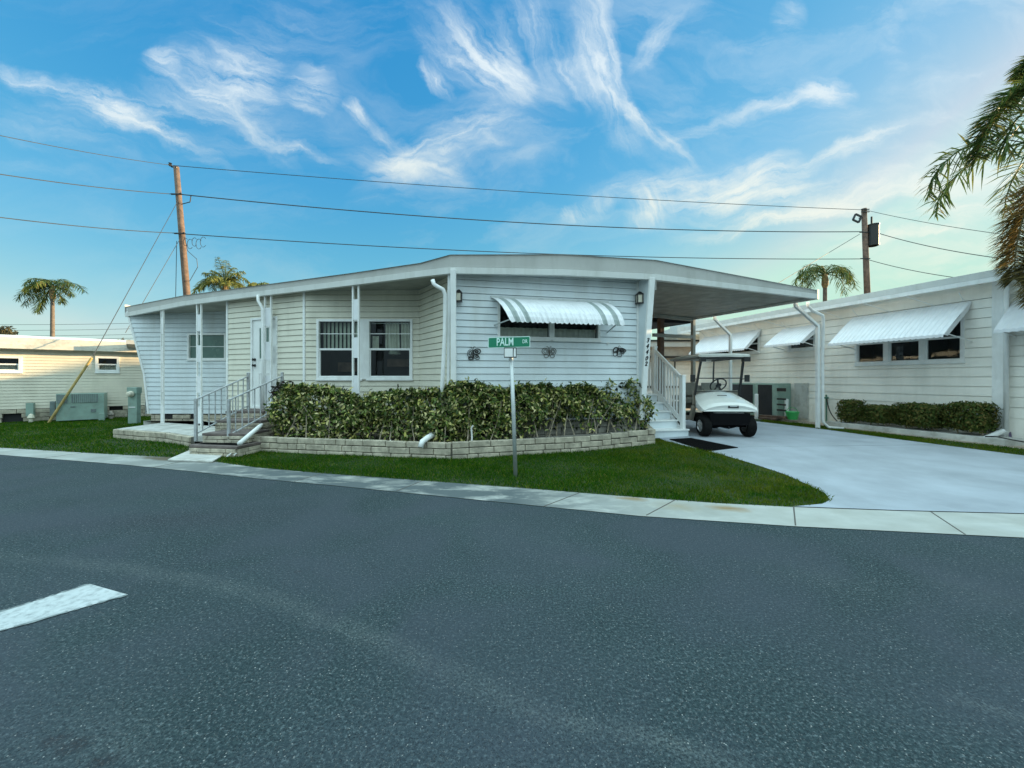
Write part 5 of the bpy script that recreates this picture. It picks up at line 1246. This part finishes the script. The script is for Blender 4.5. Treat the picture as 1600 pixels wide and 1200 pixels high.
# ---------------------------------------------------------------- things along the neighbour's wall
acu = Thing('air_conditioner', (RW(13)[0]-.5, 12.5, .12), 'large grey-green air conditioning unit with dark grilles against the white wall behind the cart', 'air conditioner')
def RP(px, o): s_ = pr.at_px(px, o); return s_
pA = Plane(pr.P(0, .12, 0), pr.P(pr.L, .12, 0))
s0_, s1_ = pr.at_px(1160, .62), pr.at_px(1228, .62); za_, zb_ = .20, 1.26
s2_ = pr.at_px(1237, .1)
mb = MB(); pr.bx(mb, s0_-.6, s2_-.02, .10, .62, za_, zb_); mb.build('cabinet', M['acg'], acu, bevel=.01)
mb = MB(); sa, sb = pr.at_px(1160, .63), pr.at_px(1186, .63)
pr.bx(mb, s0_-.5, pr.at_px(1176, .63), .622, .63, za_+.08, zb_-.05); pr.bx(mb, pr.at_px(1184, .63), pr.at_px(1206, .63), .622, .63, za_+.05, zb_-.05); mb.build('grille', M['dark'], acu)
mb = MB()
sA = pr.at_px(1214, .63); sB = pr.at_px(1228, .63)
for k in range(3): pr.bx(mb, sA, sB, .624, .64, .42+k*.17, .47+k*.17)
pr.bx(mb, sA, sB, .624, .64, 1.02, 1.12); mb.build('vent_slot', M['black'], acu)
mb = MB(); pr.bx(mb, pr.at_px(1240, .1), pr.at_px(1260, .1), .02, .07, .2, 1.27); mb.build('wall_panel', M['slab'], label='pale upright panel on the white wall beside the air conditioner', cat='panel')
q = GP(1181, 655); mb = MB(); mb.lathe((q[0]+.02, q[1], gz(*q)), [(.055,0),(.055,.78),(.05,.80),(.001,.81)], n=16); mb.build('white_bollard', M['trim'], label='white pipe bollard standing by the driveway next to the golf cart', cat='bollard')
mb = MB(); s_ = pr.at_px(1233, .35); p_ = pr.P(s_, .45, .16); mb.lathe(p_, [(.055,0),(.055,.62),(.001,.63)], n=12); mb.build('white_pipe', M['trim'], label='short white pipe behind the green basket', cat='pipe')
gbk = Thing('plastic_basket', pr.P(pr.at_px(1238, .62), .62, .20), 'bright green plastic basket on the ground by the air conditioner', 'basket')
bp_ = gbk.loc; mb = MB(); mb.lathe(bp_, [(.10,0),(.13,.0),(.17,.20),(.19,.22),(.175,.23),(.15,.20),(.12,.03),(.001,.02)], n=18); mb.build('tub', M['green'], gbk)
mb = MB(); mb.tube([bp_+Vector((.17*math.cos(t), .02, .21+.14*math.sin(t))) for t in [math.pi*k/10 for k in range(11)]], .008, 6); mb.build('handle', M['green'], gbk)
mb = MB(); mb.bar(pr.P(pr.at_px(1190,.8), .8, .22), pr.P(pr.at_px(1228,.8), .75, .24), .25, .08); mb.bar(pr.P(pr.at_px(1195,.8), 1.0, .18), pr.P(pr.at_px(1218,.8), .95, .18), .14, .05); mb.build('scrap_boards', M['dwood'], label='dark boards lying on the path in front of the air conditioner', cat='boards')
hz = Thing('hose_spigot', pr.P(pr.at_px(1290,.05), .05, .9), 'green garden spigot and black hose hanging on the white wall', 'hose')
mb = MB(); mb.tube([pr.P(pr.at_px(1291,.06), .06, .15), pr.P(pr.at_px(1291,.06), .06, .95)], .02, 8); mb.box(pr.P(pr.at_px(1291,.1), .1, .86), (.1, .05, .05)); mb.build('standpipe', mat('standpipe_green', (.10,.22,.16), .5), hz)
mb = MB(); pts = qb(pr.P(pr.at_px(1292,.1), .1, .85), pr.P(pr.at_px(1294,.15), .15, .35), pr.P(pr.at_px(1306,.4), .2, .16), 10); mb.tube(pts, .014, 6); mb.build('hose', M['black'], hz)
mb = MB(); pts = [RK(RY(px, 11.3), 11.3) for px in (1540, 1556, 1580, 1600, 1640)]; zs_ = (.27, .29, .26, .24, .2); mb.tube([(p[0], p[1], z) for p, z in zip(pts, zs_)], .012, 6); mb.build('garden_hose', M['black'], label='black hose running along the ground at the right picture edge', cat='hose')
# small garden markers on the path
for i, (px, py, m_, lb, h_) in enumerate(((1452, 672, mat('marker_blue', (.30,.36,.48), .5), 'small pale blue marker stake on the path in front of the long bush', .20), (1333, 666, M['black'], 'small dark stake on the path in front of the smallest bush', .16), (1579, 692, mat('marker_purple', (.16,.13,.22), .5), 'small purple stake on the path below the downspout elbow', .20))):
    q = GP(px, py); mb = MB(); z_ = gz(*q); mb.tube([(q[0], q[1], z_), (q[0], q[1], z_+h_)], .008, 6); mb.prism([(q[0]-.03, q[1], z_+h_*.35), (q[0]+.035, q[1], z_+h_*.45), (q[0]+.01, q[1], z_+h_+.02), (q[0]-.02, q[1], z_+h_)], (0, .012, 0)); mb.build('marker_stake', m_, label=lb, cat='stake')
# ---------------------------------------------------------------- neighbour on the left
lh = Thing('cream_home', (-14, 15.5, 0), 'cream lap-sided mobile home with weathered fascia beyond the left lawn', 'mobile home')
LD = Vector((.778, .628)); L0 = Vector((-16.2, 12.6)); La = L0-LD*9; Lb = L0+LD*7.0; pq = Plane(La, Lb)
k_ = lambda px: pq.at_px(px)
hl = [(k_(149), k_(187), pq.z_px(168,582), pq.z_px(168,557)), (k_(0)-.9, k_(35), pq.z_px(20,582), pq.z_px(20,556.5))]
mb = siding(MB(), La, Lb, .43, 2.40, pitch=.098, d=.012, holes=hl); mb.build('front_wall', M['cream'], lh)
for h in hl: window(pq, lh, h[0], h[1], h[2], h[3], fw=.07, pane='glass', cover=valance)
mb = blocks(MB(), La+Vector((0,.05)), Lb+Vector((0,.05)), 0.0, 3, bl=.38, bh=.14, hollow=.22, seed=31); mb.build('skirting', M['stone'], lh, bevel=.006)
mb = MB(); pq.bx(mb, 0, pq.L, -.14, -.10, 0, .45); mb.build('crawl_space_dark_sheet', M['dark'], lh)  # near-black sheet painted in for the shade behind the skirting gaps
mb = MB(); pq.bx(mb, 0, pq.L, -.1, .30, 2.36, 2.50); pq.bx(mb, 0, pq.L, -.1, .27, 2.503, 2.64); pq.bx(mb, 0, pq.L, -.1, .24, 2.643, 2.71); mb.build('fascia', M['rfascia'], lh, bevel=.006)
mb = MB(); mb.quad(pq.P(0,.24,2.712), pq.P(pq.L,.24,2.712), pq.P(pq.L,-2,2.95), pq.P(0,-2,2.95)); mb.quad(pq.P(0,-2,2.95), pq.P(pq.L,-2,2.95), pq.P(pq.L,-4.2,2.7), pq.P(0,-4.2,2.7)); mb.build('roof', M['roof'], lh)
mb = siding(MB(), pq.P(pq.L,-4,0).xy, Lb, .43, 2.4, side=-1); siding(mb, pq.P(0,-4,0).xy, La, .43, 2.4); siding(mb, pq.P(0,-4,0).xy, pq.P(pq.L,-4,0).xy, .43, 2.4, side=-1); mb.build('outer_wall', M['cream'], lh)
mb = MB(); pq.bx(mb, 0, pq.L, -4, 0, .40, .425); mb.build('floor', M['dark'], lh)
# awning stub near the right end of that home
mb = MB(); s_ = k_(200); mb.prism([pq.P(s_+.0,.02,2.42), pq.P(s_+.02,.75,2.62), pq.P(s_+.9,.75,2.62), pq.P(s_+.9,.02,2.42)], (0,0,.14)); mb.build('porch_hood', M['fascia'], lh)
ac2 = Thing('package_air_conditioner', pq.P(k_(120), .8, 0), 'long pale green package air conditioner standing against the cream home', 'air conditioner')
sa, sb = pq.at_px(88, .9), pq.at_px(163, .9)
mb = MB(); pq.bx(mb, sa, sb, .25, .95, .05, .92); mb.build('cabinet', M['acg'], ac2, bevel=.01)
mb = MB(); pq.bx(mb, pq.at_px(112, .95), pq.at_px(153, .95), .955, .965, .62, .90); pq.bx(mb, pq.at_px(88.5, .95), pq.at_px(105, .95), .955, .965, .62, .89); pq.bx(mb, pq.at_px(142,.95), pq.at_px(150,.95), .955, .965, .30, .40); pq.bx(mb, pq.at_px(110,.95), pq.at_px(118,.95), .955, .965, .47, .51); g_o = mb.build('grille', M['acgrille'], ac2)
mb = MB(); s0_, s1_ = pq.at_px(112, .95), pq.at_px(153, .95)
for k in range(1, 13): s_ = s0_+(s1_-s0_)*k/13; pq.bx(mb, s_-.008, s_+.008, .966, .972, .62, .90)
mb.build('louvre', M['acg'], g_o)
mb = MB(); pq.bx(mb, pq.at_px(155,1.0), pq.at_px(164,1.0), .97, 1.12, 0.0, .25); mb.build('disconnect_box', M['acg'], ac2)
mb = MB(); pq.bx(mb, pq.at_px(42,.2), pq.at_px(54,.2), .12, .32, .2, .62); mb.build('utility_box', M['acg'], label='small grey-green box on the skirting of the cream home', cat='utility box')
mb = MB(); pq.bx(mb, pq.at_px(79,.3), pq.at_px(87,.3), .10, .4, .2, .66); mb.build('utility_box', M['acgrille'], label='dark utility box touching the left side of the package air conditioner', cat='utility box')
for px, lb in ((48.5, 'small cream cap stub in front of the cream home skirting left of the leaning pole'), (173, 'small pinkish pipe stub at the grass edge right of the package air conditioner')):
    p_ = pq.P(pq.at_px(px, .5), .5, 0); mb = MB(); mb.lathe(p_, [(.05,0),(.05,.12),(.09,.16),(.05,.26),(.001,.30)], n=10); mb.build('pipe_stub', M['beige'] if px > 100 else M['lit'], label=lb, cat='pipe stub')
# meter pedestal
q = U(210, 661, 12.4); mp_ = Thing('meter_pedestal', (q.x, q.y, 0), 'grey electric meter pedestal with a round glass meter near the porch end', 'electric meter')
mb = MB(); mb.box((q.x, q.y, .48), (.28, .14, .96)); mb.box((q.x, q.y, 1.07-.03), (.31, .18, .2)); mb.build('pedestal', M['acg'], mp_, bevel=.01)
mb = MB(); mb.lathe((q.x-.01, q.y-.09, .93), [(.095,0),(.095,.03),(.08,.04),(.078,.10),(.05,.12),(.001,.125)], axis=(0,-1,0), n=20); mb.build('meter_dial', M['lit'], mp_)
mb = MB(); mb.box((q.x, q.y-.075, .52), (.2, .02, .03)); mb.build('latch', M['trim'], mp_)
# ---------------------------------------------------------------- utility poles and cables
YP = 20.0
pt1 = U(275.5, 261, YP); pm1 = U(292, 460, YP); pdv = (pm1-pt1); pb1 = pt1+pdv*((pt1.z)/(-pdv.z))
up1 = Thing('utility_pole', (pb1.x, pb1.y, 0), 'leaning brown wooden utility pole behind the left end of the long roof', 'utility pole', group='utility poles')
mb = MB(); mb.tube([pb1+(pt1-pb1)*k for k in (0,.3,.6,1)], [.165,.155,.145,.12], 14); mb.build('pole', M['wood'], up1, smooth=True)
dn = (pt1-pb1).normalized()
def onpole(py): k = (pt1.z-(ZC-(py-HY)/F*YP))/pt1.z; return pt1+(pb1-pt1)*k
mb = MB(); mb.lathe(pt1+Vector((-.22,-.1,.0)), [(.06,0),(.09,.05),(.05,.1),(.08,.14),(.001,.18)], n=10); mb.bar(pt1+Vector((-.2,-.05,-.02)), pt1+Vector((.1,-.1,-.05)), .05, .05); mb.build('insulator', M['black'], up1)
for py in (305, 366): mb = MB(); p_ = onpole(py); mb.bar(p_+Vector((-.28,-.12,0)), p_+Vector((.25,-.16,-.02)), .06, .06); mb.lathe(p_+Vector((.24,-.16,-.05)), [(.05,0),(.07,.05),(.001,.12)], n=8); mb.build('insulator', M['black'], up1)
p_ = onpole(320); mb = MB(); mb.bar(p_, p_+Vector((.62,-.1,.10)), .03, .03); mb.bar(p_+Vector((.62,-.1,.10)), p_+Vector((.66,-.1,.40)), .03, .03); mb.build('bracket_arm', M['black'], up1)
mb = MB(); r_ = random.Random(3); p_ = onpole(372)
for k in range(5):
    o = p_+Vector((.3+.22*k, -.15, -.05-.1*(k % 2))); rr = r_.uniform(.15, .32)
    mb.tube([o+Vector((rr*math.cos(t)*.6, 0, rr*math.sin(t)-.2)) for t in [R(40+a_*28) for a_ in range(11)]], .012, 5)
mb.tube([p_+Vector((.25,-.15,0)), p_+Vector((.4,-.15,-.7)), p_+Vector((.85,-.15,-1.1)), p_+Vector((.9,-.15,-1.5)), p_+Vector((.5,-.15,-2.2)), p_+Vector((.2,-.15,-2.2))], .014, 5)
mb.tube([p_+Vector((-.15,-.15,-.2)), p_+Vector((-.22,-.15,-4))], .014, 5)
mb.build('loose_wire', M['cable'], up1)
YQ = 25.0
pt2 = U(1350, 326, YQ); pm2 = U(1355, 455, YQ); d_ = pm2-pt2; pb2 = pt2+d_*(pt2.z/(-d_.z))
up2 = Thing('utility_pole', (pb2.x, pb2.y, 0), 'dark wooden utility pole with a transformer behind the right roof', 'utility pole', group='utility poles')
mb = MB(); mb.tube([pb2+(pt2-pb2)*k for k in (0,.5,1)], [.19,.17,.14], 14); mb.build('pole', M['dwood'], up2, smooth=True)
tc_ = U(1361, 386, YQ); mb = MB(); mb.lathe((tc_.x, tc_.y-.15, tc_.z), [(.24,0),(.29,.03),(.29,1.28),(.31,1.30),(.31,1.36),(.001,1.42)], n=20); mb.tube([(tc_.x-.1,tc_.y-.15,tc_.z+1.3),(tc_.x-.1,tc_.y-.15,tc_.z+1.85)], .05, 8); mb.build('transformer', M['black'], up2)
mb = MB(); fl_ = U(1335, 343, YQ); 
for s_ in range(4):
    a_ = R(20+90*s_); b_ = R(110+90*s_); mb.bar(fl_+Vector((.28*math.cos(a_), -.2, .28*math.sin(a_))), fl_+Vector((.28*math.cos(b_), -.2, .28*math.sin(b_))), .09, .08, upv=(0,1,0))
mb.bar(fl_+Vector((.2,-.1,.05)), U(1350,340,YQ), .05, .05); mb.build('lamp_bracket', M['black'], up2)
for py, s_ in ((327,.25), (331,.25), (363,.35), (404,.3)): p_ = U(1352, py, YQ-.15); MB().bar(p_+Vector((-s_,0,0)), p_+Vector((s_,0,0)), .05, .05).build('insulator', M['black'], up2)
def cable(a_, b_, sag, r, label, n=28, group='overhead cables', bumps=()):
    a_ = Vector(a_); b_ = Vector(b_); pts = [a_.lerp(b_, i/n)-Vector((0,0,sag*4*(i/n)*(1-i/n))) for i in range(n+1)]
    mb = MB(); mb.tube(pts, r, 5); o = mb.build('overhead_cable', M['cable'], label=label, cat='cable', group=group); return o
L1, L2, L3 = pt1+Vector((-.1,-.05,.05)), onpole(305.5)+Vector((.1,-.15,0)), onpole(367)+Vector((.1,-.15,0))
Rr = [U(1350, 328, YQ), U(1349, 362, YQ-.15), U(1352, 404.5, YQ-.15)]
cable(L1, Rr[0], .22, .017, 'topmost cable running between the two poles above the roof')
cable(L2, Rr[1], .55, .026, 'middle cable running between the two poles above the roof')
cable(L3, Rr[2], .38, .022, 'lowest cable running between the two poles, dipping behind the roof')
cable(L1, U(-60, 199, 13), .10, .013, 'topmost cable from the leaning pole to the left picture edge')
cable(onpole(305.5)+Vector((-.15,-.15,0)), U(-60, 263, 13), .10, .018, 'middle cable from the leaning pole to the left picture edge')
cable(onpole(366)+Vector((-.15,-.15,0)), U(-60, 332, 13), .10, .018, 'lowest cable from the leaning pole to the left picture edge')
cable(U(1352,328,YQ), U(1640,375,17), .15, .014, 'topmost cable from the dark pole towards the palm fronds')
cable(U(1368,363,YQ), U(1640,412,17), .25, .020, 'middle cable from the dark pole towards the palm fronds')
cable(U(1354,405,YQ-.15), U(1640,446,17), .30, .018, 'lowest cable from the dark pole towards the palm fronds')
cable(U(1343,366,YQ), U(1190,458,YQ-4), .0, .016, 'slanting guy wire left of the dark pole', group='guy wires')
gy1 = U(146, 555, 12.96)
d_ = onpole(312)-gy1
cable(onpole(311), gy1, 0, .012, 'long guy wire from the leaning pole down to the yellow guard', group='guy wires')
cable(onpole(368), U(196, 520, 17), 0, .012, 'short guy wire from the leaning pole down behind the porch roof', group='guy wires')
q = U(76, 660, 12.6); q.z = 0; q1 = U(143.5, 559, 12.95); mb = MB(); mb.tube([q, q1], .035, 10); mb.build('guy_guard', M['yellow'], label='leaning yellowish guard pole on the lawn in front of the cream home', cat='guy guard')
cable(q1, gy1, 0, .012, 'short wire at the top of the yellow guard', group='guy wires') if False else None
for i, (y0_, y1_) in enumerate(((507,504.5), (516,513), (524.5,522), (528.5,528))):
    cable(U(-40, y0_, 60), U(230, y1_, 60), .12, .026, ('highest', 'second highest', 'third highest', 'lowest')[i]+' of four thin distant wires above the cream home', n=8, group='distant wires')
# ---------------------------------------------------------------- palms
class Fr:
    def __init__(s): s.v = []; s.f = []
    def leaflet(s, p, d, L, wd, droop):
        d = d.normalized(); side = d.cross(Vector((0,0,1)))
        if side.length < .1: side = Vector((1,0,0))
        side = (side.normalized()+Vector((random.uniform(-.5,.5), random.uniform(-.5,.5), random.uniform(-.6,.6)))).normalized()*wd/2
        m_ = p+d*L*.5-Vector((0,0,droop*L*.18)); e_ = p+d*L*.93-Vector((0,0,droop*L*.62)); b = len(s.v)
        s.v += [tuple(p-side*.5), tuple(p+side*.5), tuple(m_+side), tuple(m_-side), tuple(e_)]
        s.f += [(b,b+1,b+2,b+3), (b+3,b+2,b+4)]
    def frond(s, pts, L, n, wd=.03, droop=.6, plume=.4, start=.15, back=.5):
        pts = [Vector(p) for p in pts]; m = len(pts)-1
        for i in range(n):
            t = start+(1-start)*((i+random.random())/n)**.85; k = min(int(t*m), m-1); f_ = t*m-k
            p = pts[k].lerp(pts[k+1], f_); T = (pts[k+1]-pts[k]).normalized(); S = T.cross(Vector((0,0,1)))
            if S.length < .15: S = Vector((1,0,0))
            S.normalize(); N_ = S.cross(T)
            ll = L*(.16+.95*math.sin(math.pi*min(1, (.14+t*.78)))**.8)*random.uniform(.8, 1.1)
            for sg_ in (-1, 1):
                d = S*sg_*random.uniform(.7, 1.0)+T*random.uniform(.35, .8)*back*2+N_*random.uniform(-plume, plume)
                s.leaflet(p, d, ll, wd, droop*random.uniform(.6, 1.3))
    def rach(s, pts, r0, r1):
        mb = MB(); n = len(pts); mb.tube(pts, [r0+(r1-r0)*i/(n-1) for i in range(n)], 5); b = len(s.v); s.v += mb.v; s.f += [tuple(b+i for i in f) for f in mb.f]
    def build(s, name, m, root): mb = MB(); mb.v = s.v; mb.f = s.f; mb.mi = [0]*len(s.f); return mb.build(name, m, root, fixn=False)
def arc(base, az, el, L, droop, n=9):
    p = Vector(base); pts = [p.copy()]; e = el
    for i in range(n):
        p = p+Vector((math.cos(az)*math.cos(e), math.sin(az)*math.cos(e), math.sin(e)))*(L/n); pts.append(p.copy()); e -= droop/n*(1+.9*i/n)
    return pts
def palm(px, py, Y, rcrown, label, fronds, seed, trunk_r=.135, lean=0.0, lf=.5, wd=.045, n=34, lm='palm'):
    random.seed(seed); c_ = U(px, py, Y); root = Thing('palm_tree', (c_.x+lean, c_.y, 0), label, 'palm tree', 'queen palms beyond the homes')
    mb = MB(); mb.tube([(c_.x+lean, c_.y, 0), (c_.x+lean*.6, c_.y, c_.z*.4), (c_.x+lean*.2, c_.y, c_.z*.8), (c_.x, c_.y, c_.z-.5)], [trunk_r*1.2, trunk_r, trunk_r*.85, trunk_r*.8], 10); mb.build('trunk', M['bark'], root, smooth=True)
    mb = MB(); mb.tube([(c_.x, c_.y, c_.z-.9), (c_.x, c_.y, c_.z-.6), (c_.x, c_.y, c_.z-.2), (c_.x, c_.y, c_.z+.2)], [trunk_r*.7, trunk_r*1.45, trunk_r*1.3, trunk_r*.5], 9); mb.build('crown_shaft', M['shaft'], root)
    F_ = Fr()
    for (az, el, L, dr) in fronds:
        pts = arc(c_, R(az), R(el), L*rcrown, R(dr)); F_.rach(pts, .035, .01); F_.frond(pts, lf*rcrown/2.4, n, wd, .9, .5, .18, .4)
    F_.build('crown', M[lm], root)
palm(82, 450, 30, 2.15, 'tall queen palm with a wind-blown crown above the cream home on the left',
     [(185,-8,1.15,50),(175,-32,1.1,38),(195,12,1.2,70),(182,38,1.1,95),(170,58,1.0,115),(200,-55,.95,20),(168,20,1.1,80),(90,80,.85,110),(180,84,.8,140),(10,80,.6,140),(150,72,.95,120),(210,65,.95,120),(4,36,1.25,80),(350,12,.6,60),(10,-40,.6,40),(270,50,.7,100),(90,40,.8,100),(230,30,.8,90)], 4, lf=.66, wd=.045, n=44)
fr_ = [(a_, e_, l_, d_) for a_, e_, l_, d_ in zip(range(0, 720, 30), [60,20,45,70,15,35,55,25,65,40,10,30]*2, [1,.95,.9,1,.8,.9,1,.9,.8,1,.9,.9]*2, [110,90,100,130,80,100,120,95,140,90,70,100]*2)]
palm(352, 446, 27, 2.0, 'bushy yellow-green palm crown just above the long roof behind the leaning pole', [(a_+7, max(e_, 22), l_*.95, d_*.85) for a_, e_, l_, d_ in fr_[:12]]+[(270,82,.95,30),(90,80,.9,40),(20,72,.8,50),(170,72,.8,50),(200,62,.8,60),(340,64,.75,60),(120,85,1.0,25),(180,40,1.1,80),(190,25,1.2,80)], 5, lf=.6, wd=.05, n=44, lm='ypalm')
palm(404, 448, 30, 1.1, 'smaller palm crown top peeking over the roof right of the bushy palm', [(a_, max(e_, 20), l_, d_) for a_, e_, l_, d_ in fr_[:12]], 6, trunk_r=.1, lf=.8, wd=.05, n=24, lm='ypalm')
palm(1289, 430, 26, 2.35, 'queen palm rising between the carport roof and the dark utility pole', [(180,55,.95,130),(200,30,.95,100),(170,10,.95,90),(120,75,.9,160),(90,85,.9,160),(0,50,1.0,130),(10,10,1.0,90),(350,25,1.05,100),(270,60,.8,140),(300,30,.8,110),(220,60,.9,150),(160,40,1.0,110),(190,-5,.9,70),(330,55,.8,120),(150,80,1.0,150)], 7, trunk_r=.14, lf=.62, wd=.038, n=36)
# near palm whose fronds reach in from the right edge
random.seed(11)
NPY = 6.6; crn = U(1700, 235, NPY)
npalm = Thing('palm_tree', (crn.x+.1, crn.y, gz(crn.x, crn.y)), 'near feathery palm whose fronds hang in from the right edge over the neighbour roof', 'palm tree')
mb = MB(); mb.tube([(crn.x+.1, crn.y, gz(crn.x, crn.y)), (crn.x, crn.y, 2.5), (crn.x, crn.y, crn.z-.5)], [.17, .13, .11], 12); mb.build('trunk', M['bark'], npalm, smooth=True)
mb = MB(); mb.tube([(crn.x, crn.y, crn.z-1.0), (crn.x, crn.y, crn.z-.6), (crn.x, crn.y, crn.z)], [.11, .15, .07], 10); mb.build('crown_shaft', M['shaft'], npalm, smooth=True)
def pxf(pts, dy=0.0): return [U(x_+22, y_-4, NPY+dy*i/len(pts)-.0) for i, (x_, y_) in enumerate(pts)]
def smooth_pts(P, n=24):
    P = [Vector(p) for p in P]; out = []
    for i in range(n+1):
        t = i/n*(len(P)-1); k = min(int(t), len(P)-2); f_ = t-k; p0_ = P[max(k-1,0)]; p1_ = P[k]; p2_ = P[k+1]; p3_ = P[min(k+2,len(P)-1)]
        out.append(.5*((2*p1_)+(p2_-p0_)*f_+(2*p0_-5*p1_+4*p2_-p3_)*f_*f_+(3*p1_-p0_-3*p2_+p3_)*f_**3))
    return out
for pts, dy, L, n in (([(1700,235),(1665,160),(1625,128),(1572,146),(1530,190),(1503,250)], -.3, .42, 640), ([(1700,235),(1650,240),(1610,280),(1582,330),(1567,385),(1562,440)], -.5, .44, 620),
                   ([(1700,235),(1690,300),(1655,340),(1615,380),(1598,425),(1592,470)], -.9, .44, 400), ([(1700,235),(1690,150),(1650,95),(1600,90),(1570,120)], .5, .40, 400)):
    P_ = smooth_pts(pxf(pts, dy)); F_ = Fr(); F_.rach(P_, .022, .005); F_.frond(P_, L, n, .023, .30, 1.0, .12, .55); F_.build('frond', M['palm'] if dy in (-.3, .5) else M['sunpalm'], npalm)
for k in range(7):
    P_ = arc(crn, R(-60+k*42), R(50), 2.6, R(110)); F_ = Fr(); F_.rach(P_, .03, .008); F_.frond(P_, .5, 70, .03, .5, 1.0, .12, .5); F_.build('frond', M['palm'], npalm)
# ---------------------------------------------------------------- things far behind
def tree(px, py, Y, rx, rz_, label, seed, n=900):
    c_ = U(px, py, Y); root = Thing('tree', (c_.x, c_.y, 0), label, 'tree'); r_ = np.random.default_rng(seed); P = []; N = []
    cl = [(r_.normal(0, rx*.45), r_.normal(0, rx*.4), r_.normal(0, rz_*.35)) for _ in range(9)]
    for _ in range(n):
        o = cl[r_.integers(0, 9)]; v = r_.normal(0, 1, 3); v /= np.linalg.norm(v); s_ = r_.uniform(.5, 1); P.append((c_.x+o[0]+v[0]*rx*.42*s_, c_.y+o[1]+v[1]*rx*.42*s_, c_.z+o[2]+v[2]*rz_*.42*s_)); N.append(tuple(v))
    leaves(P, N, rx*.10+.12, M['tree'], 'crown', root, seed=seed)
    mb = MB(); mb.tube([(c_.x, c_.y, 0), (c_.x+.1, c_.y, c_.z*.5), (c_.x, c_.y, c_.z)], [.3, .22, .1], 8)
    for k in range(4): mb.tube([(c_.x, c_.y, c_.z*.6), (c_.x+math.cos(k*1.7)*rx*.5, c_.y+math.sin(k*1.7)*rx*.5, c_.z)], [.1, .04], 5)
    mb.build('trunk', M['dwood'], root)
tree(0, 524, 45, 2.4, 1.3, 'rounded dark tree top above the cream home roof at the left picture edge', 71)
tree(196, 540, 45, 1.3, .9, 'small dark tree top between the cream home roof and the porch', 72)
bh = Thing('distant_home', (6, 19, 0), 'beige and grey mobile home glimpsed behind the carport stairs', 'mobile home')
Yb = 18.5; p0 = U(985, 620, Yb); p1 = U(1098, 620, Yb); pz = Plane((p0.x, Yb), (p1.x, Yb))
z_ = lambda py: ZC-(py-HY)/F*Yb
mb = MB(); pz.bx(mb, 0, pz.L, -.1, 0, z_(566), z_(545)); 
mb = siding(MB(), (p0.x, Yb), (p1.x, Yb), 0.05, z_(560), pitch=.2); siding(mb, (p1.x, Yb), (p1.x, Yb+4), .05, z_(540), pitch=.2); siding(mb, (p0.x, Yb), (p0.x, Yb+4), .05, z_(540), pitch=.2, side=-1); siding(mb, (p0.x, Yb+4), (p1.x, Yb+4), .05, z_(540), pitch=.2, side=-1); mb.build('wall', M['siding'], bh)
mb = MB(); pz.bx(mb, 0, pz.L, -.1, .3, z_(566), z_(543)); mb.build('beige_band', M['beige'], bh)
mb = MB(); pz.bx(mb, -.1, pz.L+.1, -4.2, .45, z_(543)+.002, z_(535)); mb.build('roof', M['fascia'], bh)
mb = MB(); pz.bx(mb, -.1, pz.L+.1, -4.2, .5, z_(535)+.002, z_(532.5)); pz.bx(mb, 0, pz.L, .31, .4, z_(560), z_(557)); pz.bx(mb, .5, pz.L, .05, .09, z_(606), z_(603)); mb.build('roof_edge', M['black'], bh)
mb = MB(); a_ = U(1058, 518, 22); mb.box((a_.x+.9, 23, a_.z), (2.2, 3, .42)); mb.box((a_.x+1.4, 23.4, a_.z+.35), (1.3, 3, .6)); mb.bar((a_.x+.1, 22.2, a_.z-.3), (a_.x+.1, 22.2, 0), .08, .08); mb.box((a_.x+1.2, 24, (a_.z-.2)/2), (1.6, 2, a_.z-.2)); mb.build('garden_shed', M['fascia2'], label='pale stepped eave seen through the gap under the carport', cat='shed')
# ---------------------------------------------------------------- grass
front_lawn = [p for p in UPC if -7.0 < p[0] < GP(1240,793)[0]-.02] + [GP(1240,793)] + DL + [(3.1,8.0), GP(1022,693), GP(706,717), GP(366,705), GP(359,712), GP(297,711), GP(297,699), GP(262,692), GP(181,685), (-9.6,10), (-10.5,11.5), (-8.4, 8)]
left_lawn = [p for p in UPC if p[0] < -5.8 and p[0] > -31] + [GP(297,699), GP(262,692), GP(181,685), (-9.9,11.5), (-10.9, 12.2), (-10.9,17.3), (-13.6, 14.9), (-16.2, 12.8), (-22, 8.2), (-30, 8)]
mat_poly = mp; pad_poly = [(p[0], p[1]) for p in pp]
near = [p for p in UPC if -6.9 < p[0] < GP(1240,793)[0]-.02] + [GP(1240,793)] + DL + [GP(1022,693), GP(706,717.5), GP(366,704), GP(359,712), GP(297,711), GP(262,712)]
blades('front_grass', [near], (-7, 4, 5, 9.2), 5200, .042, .0065, 'short green grass of the front lawn, yellower towards the driveway tip', excl=[mat_poly, pad_poly])
far_ = [(-30, 12.7), (-10.4, 8.0)] + [p for p in UPC if -10.4 < p[0] < -5.5] + [GP(297,711), GP(297,699), GP(262,692), GP(181,685), (-9.7, 11.6), (-10.6, 14.9), (-13.4, 14.9), (-16.2, 12.7), (-20, 9.6)]
far_ = [(-10.4, 8.03)] + [p for p in UPC if -10.3 < p[0] < -5.5] + [GP(297,711), GP(297,699), GP(262,692), GP(181,685), (-9.7, 11.6), (-9.8, 16.5), (-13.4, 15.0), (-16.2, 12.7), (-19.5, 10.0), (-20,9.3)]
blades('left_grass', [far_], (-20, 6.5, -5.2, 15.5), 1500, .05, .011, 'short green grass of the lawn between the porch and the cream home', excl=[pad_poly])
blades('strip_grass', [DR+[(9.15,3.54),(9.5,3.52)]+SR[::-1]], (6, 3.5, 10, 12.2), 4200, .045, .008, 'narrow strip of grass along the right edge of the driveway')
finish_props()
